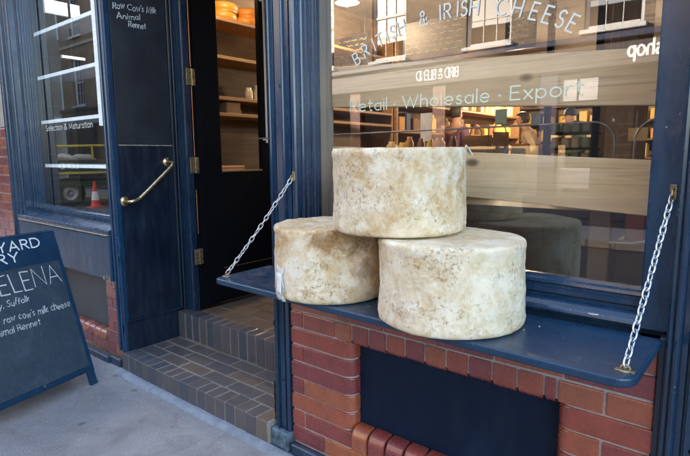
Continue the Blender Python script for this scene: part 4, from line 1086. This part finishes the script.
# back wall shelves: warm, busy
bs=empty('wall_shelving',(-3.4,8.6,.31),'wooden shelving full of goods along the back wall of the shop','shelving')
B('frame',cw,bs,(-9.6+4.2,-.4,8.55,8.98,.31,.5),*[(x,x+.05,8.55,8.98,.5,2.9) for x in (-5.4,-4.4,-3.4,-2.4,-1.4,-.45)],bev=.004)
for z in (1.3,1.62,1.94,2.26,2.58): B('shelf',cw,bs,(-5.4,-.4,8.50,8.97,z,z+.03),bev=.003)
goods=[simple('goods_orange',(.55,.26,.06),.5),simple('goods_cream',(.60,.48,.28),.5),simple('goods_brown',(.20,.10,.05),.5),simple('goods_blue',(.05,.08,.16),.5),simple('goods_yellow',(.62,.42,.10),.5)]
protos=[]
gi=0
for z in (1.331,1.651,1.971,2.291):
    x=-5.3
    while x<-.6:
        wv=rnd.uniform(.10,.22); h=rnd.uniform(.12,.25); m=goods[rnd.choice((0,1,1,2,4,4,3))]
        bm=bmesh.new()
        if rnd.random()<.5: lathe(bm,[(0,0),(wv*.42,0),(wv*.45,h*.1),(wv*.45,h*.8),(wv*.3,h),(0,h)],(x+wv/2,8.7,z),16)
        else: box(bm,x,x+wv*.9,8.56,8.8,z,z+h,bev=.008)
        o=link('package',bm,m); tag(o,'wrapped cheese or packet on the shelving along the back wall of the shop','package','goods on the back wall shelving')
        x+=wv+rnd.uniform(.02,.08)
# pale banner / apron strip and hanging utensils suggestion
tag(B('notice',simple('pale_notice',(.60,.66,.78),.6),None,(-2.98,-2.84,3.2,3.206,1.54,1.84),bev=.001),'pale blue notice hanging left of the person in plum','notice')
tag(B('notice',simple('teal_notice',(.22,.42,.46),.6),None,(-2.18,-2.06,3.3,3.306,1.69,1.84),bev=.001),'teal blue notice on the right above the counter','notice')

# stocked shelving along the left wall, deeper in
ls=empty('side_shelving',(-3.75,5.0,.31),'wooden shelving crowded with jars and cheeses along the left wall of the shop','shelving')
for z in (1.05,1.36,1.70,2.05,2.4): B('shelf',shelfwood,ls,(-3.945,-3.60,3.7,7.6,z-.03,z),bev=.004)
B('side',shelfwood,ls,(-3.945,-3.6,3.66,3.699,.31,2.9),(-3.945,-3.6,7.601,7.64,.31,2.9),bev=.003)
for z in (1.051,1.361,1.701,2.051):
    y=3.75
    while y<7.4:
        wv=rnd.uniform(.09,.22); h=rnd.uniform(.10,.25); m=goods[rnd.choice((0,0,1,2,4,4,3,2))]
        bm=bmesh.new()
        if rnd.random()<.65: lathe(bm,[(0,0),(wv*.42,0),(wv*.46,h*.1),(wv*.46,h*.75),(wv*.25,h*.9),(wv*.25,h),(0,h)],(-3.72,y+wv/2,z),16)
        else: box(bm,-3.82,-3.62,y,y+wv*.9,z,z+h,bev=.008)
        tag(link('package',bm,m),'jar, packet or cheese on the side shelving along the left wall of the shop','package','goods on the side shelving')
        y+=wv+rnd.uniform(.01,.06)
# things on the counter
cl_=[('brass_scale','old brass balance pan at the left end of the counter')]
g='goods lined up on the counter'
x=-3.05
cn_=0
while x<-2.28:
    r_=rnd.uniform(.035,.06); h=rnd.uniform(.08,.2); bm=bmesh.new()
    lathe(bm,[(0,0),(r_,0),(r_*1.05,h*.1),(r_*1.05,h*.7),(r_*.6,h*.85),(r_*.6,h),(0,h)],(x,2.72+rnd.uniform(-.05,.05),1.401),18)
    tag(link('jar',bm,goods[rnd.choice((0,1,2,4,3))],smooth=True),'jar in the row of jars on the counter left of the paper bags','jar',g); x+=r_*2+.03
# --- people
skin=simple('skin',(.50,.30,.21),.55,var=.08,bump=.1)
def skin_mesh(name,verts,edges,radii,mat,parent,sub=2,root=0):
    me=bpy.data.meshes.new(name); me.from_pydata([Vector(v) for v in verts],edges,[]); o=bpy.data.objects.new(name,me); C.objects.link(o)
    me.materials.append(mat); o.parent=parent
    m=o.modifiers.new('skin','SKIN'); 
    for i,r in enumerate(radii):
        sv=me.skin_vertices[0].data[i]; sv.radius=(r,r) if not isinstance(r,tuple) else r; sv.use_root=(i==root)
    s=o.modifiers.new('sub','SUBSURF'); s.levels=sub; s.render_levels=sub; m.use_smooth_shade=True
    return o
def person(loc,rz,label,top,trousers,hair,armL,armR,bend=0,cap=None,bald=False,apron=None):
    root=empty('person',loc,label,'person'); root.rotation_euler=(0,0,rz)
    # body faces -Y locally
    b=bend
    def P(x,y,z): return (x,y-(max(z-.95,0))*b,z-(max(z-.95,0))*b*.25)
    V=[];E=[];Rd=[]
    HD=-.035
    def add(p,r,par=None):
        V.append(p);Rd.append(r);i=len(V)-1
        if par is not None:E.append((par,i))
        return i
    pel=add(P(0,0,.95),(.16,.11)); wai=add(P(0,0,1.10),(.135,.10),pel); che=add(P(0,0,1.30),(.165,.115),wai); sho=add(P(0,.0,1.43),(.12,.085),che); nk=add(P(0,.0,1.52),.055,sho); hd0=add(P(0,-.015,1.565),(.066,.072),nk); hd=add(P(0,-.02,1.64),(.076,.090),hd0); hdt=add(P(0,-.01,1.72),(.06,.07),hd)
    for s,arm in ((-1,armL),(1,armR)):
        a=add(P(s*.17,0,1.42),.058,sho); e=add(arm[0],.042,a); wv=add(arm[1],.028,e)
        d=(Vector(arm[1])-Vector(arm[0])).normalized(); h=Vector(arm[1])+d*.06; hi=add(tuple(h),(.036,.02),wv)
        sd_=d.cross(Vector((0,0,1))).normalized()
        for k in range(4):
            o_=h+sd_*(.024-.016*k)+d*.02; f1=add(tuple(o_),.010,hi); f2=add(tuple(o_+d*(.035+.006*(k in(1,2)))+Vector((0,0,-.006))),.009,f1); add(tuple(o_+d*(.06+.01*(k in(1,2)))+Vector((0,0,-.022))),.007,f2)
        t1=add(tuple(h+sd_*.034-d*.02),.011,hi); add(tuple(h+sd_*.058+d*.015),.009,t1)
        l0=add((s*.095,0,.86),.09,pel); kn=add((s*.105,-.01,.50),.062,l0); an=add((s*.11,.01,.09),.042,kn); ft=add((s*.12,-.13,.045),.038,an)
    body=skin_mesh('body',V,E,Rd,skin,root)
    # clothing: slightly fatter skins over the same skeleton
    def sub(idx,extra,mat,name):
        mp={};vv=[];rr_=[];ee=[]
        for i in idx: mp[i]=len(vv); vv.append(V[i]); r=Rd[i]; rr_.append((r[0]+extra,r[1]+extra) if isinstance(r,tuple) else r+extra)
        for a_,b_ in E:
            if a_ in mp and b_ in mp: ee.append((mp[a_],mp[b_]))
        return skin_mesh(name,vv,ee,rr_,mat,root)
    armidx=[]
    n_per=2+1+1+4*3+2+4
    base1=8; base2=8+n_per
    tops=[0,1,2,3,base1,base1+1,base1+2,base2,base2+1,base2+2]
    sub(tops,.014,top,'top')
    lg=[0]+[base1+n_per-4+k for k in range(3)]+[base2+n_per-4+k for k in range(3)]
    sub(lg,.018,trousers,'trousers')
    c=Vector(V[hd])
    bm=bmesh.new()
    # hair / cap shell, nose, ears
    if not cap:
        bmesh.ops.create_icosphere(bm,subdivisions=3,radius=1)
        for v in bm.verts:
            d=v.co.copy(); v.co=c+Vector((d.x*.089,d.y*.104+.012,d.z*.105+.03))
            if d.y<-.2 and d.z<.35: v.co.y=c.y-.0; 
    hair_o=None
    o=link('hair',bm,hair,None,smooth=True) if not cap else None
    if o: o.parent=root
    else: bm.free()
    if cap:
        bm=bmesh.new(); lathe(bm,[(.094,0),(.096,.03),(.086,.075),(.05,.105),(0,.112)],c+Vector((0,.01,.03)),24); 
        vs=[bm.verts.new(c+Vector((x_,y_,.035))) for x_,y_ in ((-.07,-.07),(-.06,-.15),(0,-.175),(.06,-.15),(.07,-.07))]; bm.faces.new(vs)
        o=link('cap',bm,cap,None,smooth=True); o.parent=root
    bm=bmesh.new()
    lathe(bm,[(0,.022),(.008,.018),(.013,.0),(.012,-.01)],c+Vector((0,-.088,-.012)),10,(0,-1,-.3))
    for s in(-1,1): lathe(bm,[(0,.010),(.018,.006),(.022,-.004)],c+Vector((s*.083,.005,-.01)),10,(s,0,0))
    o=link('face_relief',bm,skin,None,smooth=True); o.name='nose_and_ears'; o.parent=root
    bm=bmesh.new()
    for s in(-1,1): lathe(bm,[(0,.004),(.005,.002),(.007,0)],c+Vector((s*.030,-.086,.012)),10,(0,-1,0))
    vs=[bm.verts.new(c+Vector((x_,-.089,z_-.048))) for x_,z_ in ((-.025,0),(0,-.006),(.025,0),(0,.004))]; bm.faces.new(vs)
    o=link('eyes_and_mouth',bm,simple('dark_features',(.05,.02,.02),.4),None); o.parent=root
    return root
beige=simple('beige_cloth',(.50,.38,.27),.85,var=.12); dkblue=simple('navy_cloth',(.02,.028,.05),.85); purple=simple('plum_cloth',(.16,.07,.12),.85); hairb=simple('dark_hair',(.03,.018,.012),.6); capm=simple('navy_cap',(.015,.03,.07),.7)
green=simple('green_cloth',(.05,.11,.07),.85)
person((-2.70,6.1,.31),math.radians(-75),'person in a beige top turned sideways behind the paper bags',beige,dkblue,hairb,((-.24,-.20,1.22),(-.20,-.48,1.16)),((.26,-.05,1.15),(.20,-.30,1.08)),bend=.35)
person((-2.12,6.2,.31),math.radians(-60),'person in a navy cap turned sideways behind the rack of packages',green,dkblue,hairb,((-.26,-.05,1.14),(-.15,-.28,1.10)),((.26,-.05,1.14),(.15,-.28,1.12)),bend=.25,cap=capm)
person((-3.45,4.9,.31),math.radians(160),'person in a plum top standing with their back to the window',purple,dkblue,hairb,((-.24,.0,1.14),(-.2,-.18,1.0)),((.24,.0,1.14),(.2,-.18,1.0)))

scrib=simple('yellow_chalk_scribble',(.50,.40,.20),.9)
for i,(x0,x1,z0,z1,lb) in enumerate(((-4.0,-3.55,2.36,2.72,'leftmost black price board hanging high in the shop'),(-3.08,-2.36,2.36,2.74,'widest black price board, hanging between the other two high in the shop'),(-1.98,-1.70,2.33,2.64,'rightmost black price board hanging high in the shop'))):
    r=empty('price_board',((x0+x1)/2,3.0,z0),lb,'board','black price boards hanging high in the shop')
    B('board',slate,r,(x0,x1,3.0,3.02,z0,z1),bev=.002)
    bm=bmesh.new()
    for k in range(6):
        z=z1-.05-.052*k
        if z<z0+.02: break
        x=x0+.03
        while x<x1-.08:
            L_=rnd.uniform(.03,.10); ribbon(bm,[(x+L_*q/6,z+rnd.uniform(-.008,.008)) for q in range(7)],.006,XZ(2.997),0); x+=L_+rnd.uniform(.015,.05)
    link('chalk_marks',bm,scrib,r)
    bm=bmesh.new()
    for x in (x0+.04,x1-.04): tube(bm,[(x,3.01,z1),(x,3.01,3.05)],.003,6)
    link('hanging_cord',bm,lampmetal,r)
# --- lamps inside (pendants, and ceiling tubes in the left bay)
bulb=simple('lit_bulb',(1,.8,.5),.5,emit=(1,.72,.40),es=5,bump=0)
def pendant(x,y,z,power,label,col=(1,.77,.52)):
    r=empty('pendant_lamp',(x,y,z),label,'lamp','pendant lamps hanging in the shop')
    bm=bmesh.new(); tube(bm,[(x,y,z+.12),(x,y,3.05)],.004,6); link('cord',bm,lampmetal,r)
    bm=bmesh.new(); lathe(bm,[(.028,.13),(.03,.09),(.12,.02),(.125,.0),(.118,.004),(.027,.085)],(x,y,z),28); link('shade',bm,lampmetal,r,smooth=True)
    bm=bmesh.new(); lathe(bm,[(0,-.035),(.025,-.025),(.036,.005),(.026,.035),(.015,.06),(0,.065)],(x,y,z),20); link('bulb',bm,bulb,r,smooth=True)
    l=bpy.data.lights.new('lamp_light','POINT'); l.energy=power*.9; l.color=col; l.shadow_soft_size=.06
    l.specular_factor=.1; lo=bpy.data.objects.new('lamp_light',l); C.objects.link(lo); lo.location=(x,y,z-.1)
pendant(-3.34,2.4,2.87,8,'pendant lamp nearest the doorway, left of the others')
pendant(-2.4,4.4,2.3,9,'pendant lamp above the middle of the counter')
pendant(-3.2,6.6,2.42,18,'pendant lamp at the back, left of the middle')
pendant(-1.0,6.6,2.42,14,'pendant lamp at the back right of the shop')
pendant(-3.30,1.0,2.85,2.0,'small pendant lamp close to the open door')
def tubelight(x,y,z,L,wd,label,es):
    r=empty('ceiling_light',(x,y,z),label,'lamp','flat white ceiling lights in the left window')
    B('housing',whitep,r,(x-wd/2-.01,x+wd/2+.01,y,y+L,z+.004,z+.03),bev=.002)
    B('diffuser',simple('lit_diffuser',(1,1,1),.5,emit=(.92,.97,1),es=es,bump=0),r,(x-wd/2,x+wd/2,y+.005,y+L-.005,z-.002,z+.003),bev=.001)

# ------------------------------------------------------------------ street opposite (seen in the glass)
opp=empty('terrace_building',(-8,-9,0),'brick terrace with white sash windows across the street, mirrored in the shop glass','building')
def mk_wallbrick():
    t=NT('stock_brick'); v=t.coord()
    tb=t.n('ShaderNodeTexBrick'); mp=t.n('ShaderNodeMapping'); mp.inputs['Rotation'].default_value=(PI/2,0,0); t.l(v,mp.inputs[0]); t.l(mp.outputs[0],tb.inputs[0])
    tb.inputs['Color1'].default_value=(.20,.145,.09,1); tb.inputs['Color2'].default_value=(.11,.075,.055,1); tb.inputs['Mortar'].default_value=(.20,.18,.15,1)
    tb.inputs['Scale'].default_value=1; tb.inputs['Brick Width'].default_value=.22; tb.inputs['Row Height'].default_value=.075; tb.inputs['Mortar Size'].default_value=.008
    f=t.noise(v,1.2,5); c=t.mix(t.math('MULTIPLY',t.ramp(f,(.4,0.),(.65,1.)),.5),tb.outputs[0],(.08,.055,.045))
    return t.bsdf(c,.9)
stock=mk_wallbrick()
WX=[-24.1+2.42*k for k in range(12)]; WX=[-9.70-2.42*k for k in range(6,0,-1)]+[-9.70,-7.46,-4.90,-2.48,-.05,2.4]
bands=[(0,.0)]
bm=bmesh.new()
# wall built as piers between the openings so the windows are real recesses
rows_=[(3.70,5.75),(6.7,8.5)]
zl=[3.55]; 
zprev=3.56
for (a,b) in rows_:
    box(bm,-25.9,6,-9.4,-9.0,zprev,a); 
    xs=-25.9
    for x in WX:
        box(bm,xs,x-.50,-9.4,-9.0,a,b); xs=x+.50
    box(bm,xs,6,-9.4,-9.0,a,b); zprev=b
box(bm,-25.9,6,-9.4,-9.0,zprev,9.4)
link('wall',bm,stock,opp)
B('parapet',kerbstone,opp,(-25.9,6,-9.45,-8.92,9.41,9.6),bev=.01); B('string_course',kerbstone,opp,(-25.9,6,-8.998,-8.95,6.25,6.38),bev=.01)
sashp=simple('old_white_sash_paint',(.48,.48,.47),.5,var=.15)
for (a,b) in rows_:
    for x in WX:
        bm=bmesh.new(); zm=(a+b)/2
        box(bm,x-.499,x-.445,-9.16,-9.06,a,b); box(bm,x+.445,x+.499,-9.16,-9.06,a,b); box(bm,x-.43,x+.43,-9.16,-9.06,b-.06,b); box(bm,x-.43,x+.43,-9.16,-9.06,a,a+.07)
        box(bm,x-.4295,x+.4295,-9.15,-9.07,zm-.03,zm+.03)
        for gx in (-.145,.145): box(bm,x+gx-.007,x+gx+.007,-9.13,-9.085,a+.071,zm-.031); box(bm,x+gx-.007,x+gx+.007,-9.13,-9.085,zm+.031,b-.061)
        for gz in ((a+.07+zm)/2,(b-.06+zm)/2): box(bm,x-.4293,x+.4293,-9.128,-9.087,gz-.007,gz+.007)
        w_=link('sash_window',bm,sashp,opp)
        bm=bmesh.new(); v=[bm.verts.new(p) for p in ((x-.43,-9.11,a),(x-.43,-9.11,b),(x+.43,-9.11,b),(x+.43,-9.11,a))]; bm.faces.new(v); link('pane',bm,pane_m,w_)
        B('sill',sashp,w_,(x-.56,x+.56,-8.999,-8.90,a-.09,a-.005),bev=.01)
# ground floor shopfront opposite
sf=empty('opposite_shopfront',(-6,-9,0),'dark navy shopfront with lettered fascia across the street, mirrored in the glass','shopfront')
navyp=simple('opposite_navy_paint',(.02,.028,.06),.4)
B('fascia',simple('opposite_fascia_paint',(.05,.045,.05),.5),sf,(-25.9,6,-9.1,-8.86,2.98,3.42),bev=.01)
B('cornice',navyp,sf,(-25.9,6,-9.1,-8.76,3.43,3.555),bev=.02)
B('stallriser',navyp,sf,(-25.9,6,-9.1,-8.95,0,.55),bev=.01)
for x in [-25.6+2.45*k for k in range(13)]: B('pilaster',navyp if int(x)%2 else simple('red_brown_paint',(.16,.07,.045),.5),sf,(x-.17,x+.17,-9.1,-8.93,.551,2.979),bev=.01)
bm=bmesh.new(); v=[bm.verts.new(p) for p in ((-25.8,-9.02,.55),(-25.8,-9.02,2.98),(6,-9.02,2.98),(6,-9.02,.55))]; bm.faces.new(v); link('pane',bm,pane_m,sf)
SG=lambda p,k:Vector((-p.x,-8.855+.0005*k,p.y))   # faces +Y, reads left to right from across the street
bm=bmesh.new(); write(bm,'BIRD & BLEND',5.50,3.10,.21,SG,track=.18,w=.12,sp=.3,cond=.66)
link('lettering',bm,lett_white,sf)
bm=bmesh.new(); write(bm,'shop',1.66,3.12,.25,SG,track=.2,w=.17,cond=.85); link('lettering',bm,lett_white,sf)
po=simple('white_poster',(.34,.34,.35),.7)
B('poster',po,sf,(-3.36,-3.05,-9.015,-9.01,2.42,2.82),(-3.01,-2.68,-9.015,-9.01,2.42,2.82),(-3.42,-2.74,-9.015,-9.01,.72,1.12),bev=0)

# building closing the end of the street
endb=empty('warehouse_building',(-26.2,-5,0),'pale brick warehouse closing the end of the street, mirrored in the left window','building')
bm=bmesh.new(); 
t=NT('warehouse_brick'); v=t.coord(); tb_=t.n('ShaderNodeTexBrick'); mp=t.n('ShaderNodeMapping'); mp.inputs['Rotation'].default_value=(PI/2,0,PI/2); t.l(v,mp.inputs[0]); t.l(mp.outputs[0],tb_.inputs[0])
tb_.inputs['Color1'].default_value=(.36,.27,.17,1); tb_.inputs['Color2'].default_value=(.22,.15,.10,1); tb_.inputs['Mortar'].default_value=(.30,.28,.24,1); tb_.inputs['Scale'].default_value=1; tb_.inputs['Brick Width'].default_value=.22; tb_.inputs['Row Height'].default_value=.075; tb_.inputs['Mortar Size'].default_value=.01
f=t.noise(v,1.0,4); wb=t.bsdf(t.mix(t.math('MULTIPLY',f,.4),tb_.outputs[0],(.14,.12,.12)),.9)
box(bm,-27,-26.1,-22,10,0,11); link('wall',bm,wb,endb)
for y in (-13.2,-9.6,-6.0,-2.4,1.2):
    for z in (3.6,6.8):
        bm=bmesh.new(); box(bm,-26.099,-26.03,y-.6,y+.6,z,z+.08); box(bm,-26.099,-26.03,y-.6,y+.6,z+1.7,z+1.78); box(bm,-26.099,-26.03,y-.6,y-.53,z+.081,z+1.699); box(bm,-26.099,-26.03,y+.53,y+.6,z+.081,z+1.699)
        w_=link('window',bm,whitep,endb)
        bm=bmesh.new(); vv=[bm.verts.new(p) for p in ((-26.06,y-.53,z+.08),(-26.06,y+.53,z+.08),(-26.06,y+.53,z+1.7),(-26.06,y-.53,z+1.7))]; bm.faces.new(vv); link('pane',bm,pane_m,w_)
B('band',whitep,endb,(-26.099,-26.0,-21,9,3.1,3.25),bev=.01)

# truck parked across the street end, facing its side up the pavement
tg=simple('truck_green_paint',(.02,.055,.04),.35); tyre=simple('tyre_rubber',(.02,.02,.02),.8); rimm=simple('grey_rim',(.35,.35,.36),.4,metal=.4)
tr=empty('flatbed_truck',(-17.3,-6.0,-.13),'dark green flatbed truck with yellow stripe parked in the street, mirrored in the left window','truck')
zt=-.13
B('bed',tg,tr,(-18.3,-16.5,-8.1,-4.2,zt+1.0,zt+1.45),(-18.2,-16.6,-8.1,-4.3,zt+.62,zt+.80),bev=.01)
B('stripe',simple('yellow_stripe',(.65,.50,.12),.5),tr,(-16.499,-16.49,-8.05,-4.25,zt+1.02,zt+1.09),bev=0)
B('cab',tg,tr,(-18.3,-16.5,-10.2+1.4,-8.15,zt+.55,zt+2.3),bev=.08,seg=3)
bm=bmesh.new(); vv=[bm.verts.new(p) for p in ((-16.49,-8.7,zt+1.5),(-16.49,-8.3,zt+1.5),(-16.49,-8.3,zt+2.1),(-16.49,-8.7,zt+2.1))]; bm.faces.new(vv); link('side_window',bm,pane_m,tr)
for (x,s) in ((-16.75,1),(-18.05,-1)):
    for y in (-5.15,-8.0):
        bm=bmesh.new(); lathe(bm,[(.24,.12*s),(.40,.12*s),(.45,.08*s),(.45,-.08*s),(.40,-.12*s),(.24,-.12*s)],(x,y,zt+.45),32,(1,0,0)); wv=link('wheel',bm,tyre,tr,smooth=True)
        bm=bmesh.new(); lathe(bm,[(0,.07*s),(.07,.09*s),(.10,.05*s),(.2,.03*s),(.24,.11*s),(.24,-.1*s)],(x,y,zt+.45),24,(1,0,0)); link('rim',bm,rimm,wv,smooth=True)
bm=bmesh.new(); tube(bm,[(-16.55,-8.1,zt+1.95),(-16.55,-4.25,zt+1.84)],.035,8); tube(bm,[(-16.55,-5.85,zt+1.46),(-16.55,-5.85,zt+1.90)],.03,8); tube(bm,[(-16.55,-4.3,zt+1.46),(-16.55,-4.3,zt+1.84)],.03,8); link('rail',bm,simple('yellow_rail',(.75,.58,.04),.4),tr)
bm=bmesh.new()
TX=lambda p,k:Vector((-16.49+.001*k,p.x,p.y)); write(bm,'LONDON',-5.35,zt+1.19,.15,TX,track=.22,w=.2,cond=1.0)
link('lettering',bm,lett_white,tr)
sk=simple('pale_sack_cloth',(.45,.42,.36),.85,var=.2,bump=.6,bd=.01)
for i,y in enumerate((-4.65,-5.25,-5.8)):
    bm=bmesh.new(); bmesh.ops.create_icosphere(bm,subdivisions=4,radius=1)
    for v in bm.verts: v.co=Vector((-17.0+v.co.x*.35,y+v.co.y*.31+ (v.co.z*.1),zt+1.16+.30+v.co.z*.17+(y+5.3)*-.03))+Vector((0,0,noise.noise(v.co*1.5+Vector((i,0,0)))*.04))
    tag(link('sack',bm,sk,smooth=True),['pale sack at the rear end of the truck bed','pale sack in the middle of the three on the truck bed','pale sack on the truck bed beside the yellow upright'][i],'sack','sacks on the truck bed')
cn=empty('traffic_cone',(-16.2,-5.55,-.13),'red and white traffic cone standing beside the truck, mirrored in the left window','cone')
# stands nearer than the truck
cx_,cy_=-15.9,-5.55
cone_r=simple('cone_red',(.70,.05,.03),.5); cone_w=simple('cone_white',(.8,.8,.8),.5)
bm=bmesh.new(); box(bm,cx_-.2,cx_+.2,cy_-.2,cy_+.2,-.13,-.09,bev=.01); lathe(bm,[(.15,0),(.118,.2)],(cx_,cy_,-.09),24); lathe(bm,[(.0755,.46),(.03,.78),(0,.785)],(cx_,cy_,-.09),24); link('body',bm,cone_r,cn,smooth=False)
bm=bmesh.new(); lathe(bm,[(.1185,.2),(.076,.46)],(cx_,cy_,-.09),24); link('reflective_band',bm,cone_w,cn,smooth=True)

# paint over faces: smooth faint edges on curved metal already set
def glow_box(x,y0,y1,z0,z1,label,es):
    r=empty('glow_panel',(x,(y0+y1)/2,z0),label,'lamp')
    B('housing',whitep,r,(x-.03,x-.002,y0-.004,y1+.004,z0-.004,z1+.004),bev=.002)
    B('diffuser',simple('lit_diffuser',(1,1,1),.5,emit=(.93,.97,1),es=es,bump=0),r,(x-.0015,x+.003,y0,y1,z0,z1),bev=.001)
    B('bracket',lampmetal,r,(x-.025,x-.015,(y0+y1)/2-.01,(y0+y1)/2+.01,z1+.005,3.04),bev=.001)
glow_box(-4.4,.045,.30,2.505,2.60,'bright rectangular glowing panel added as a window reflection, above the left window shelves',.55)  # glowing panel added in place of a bright reflected window
glow_box(-4.3,.10,.27,2.165,2.180,'slim lit bar between the upper shelves in the left window',.35)
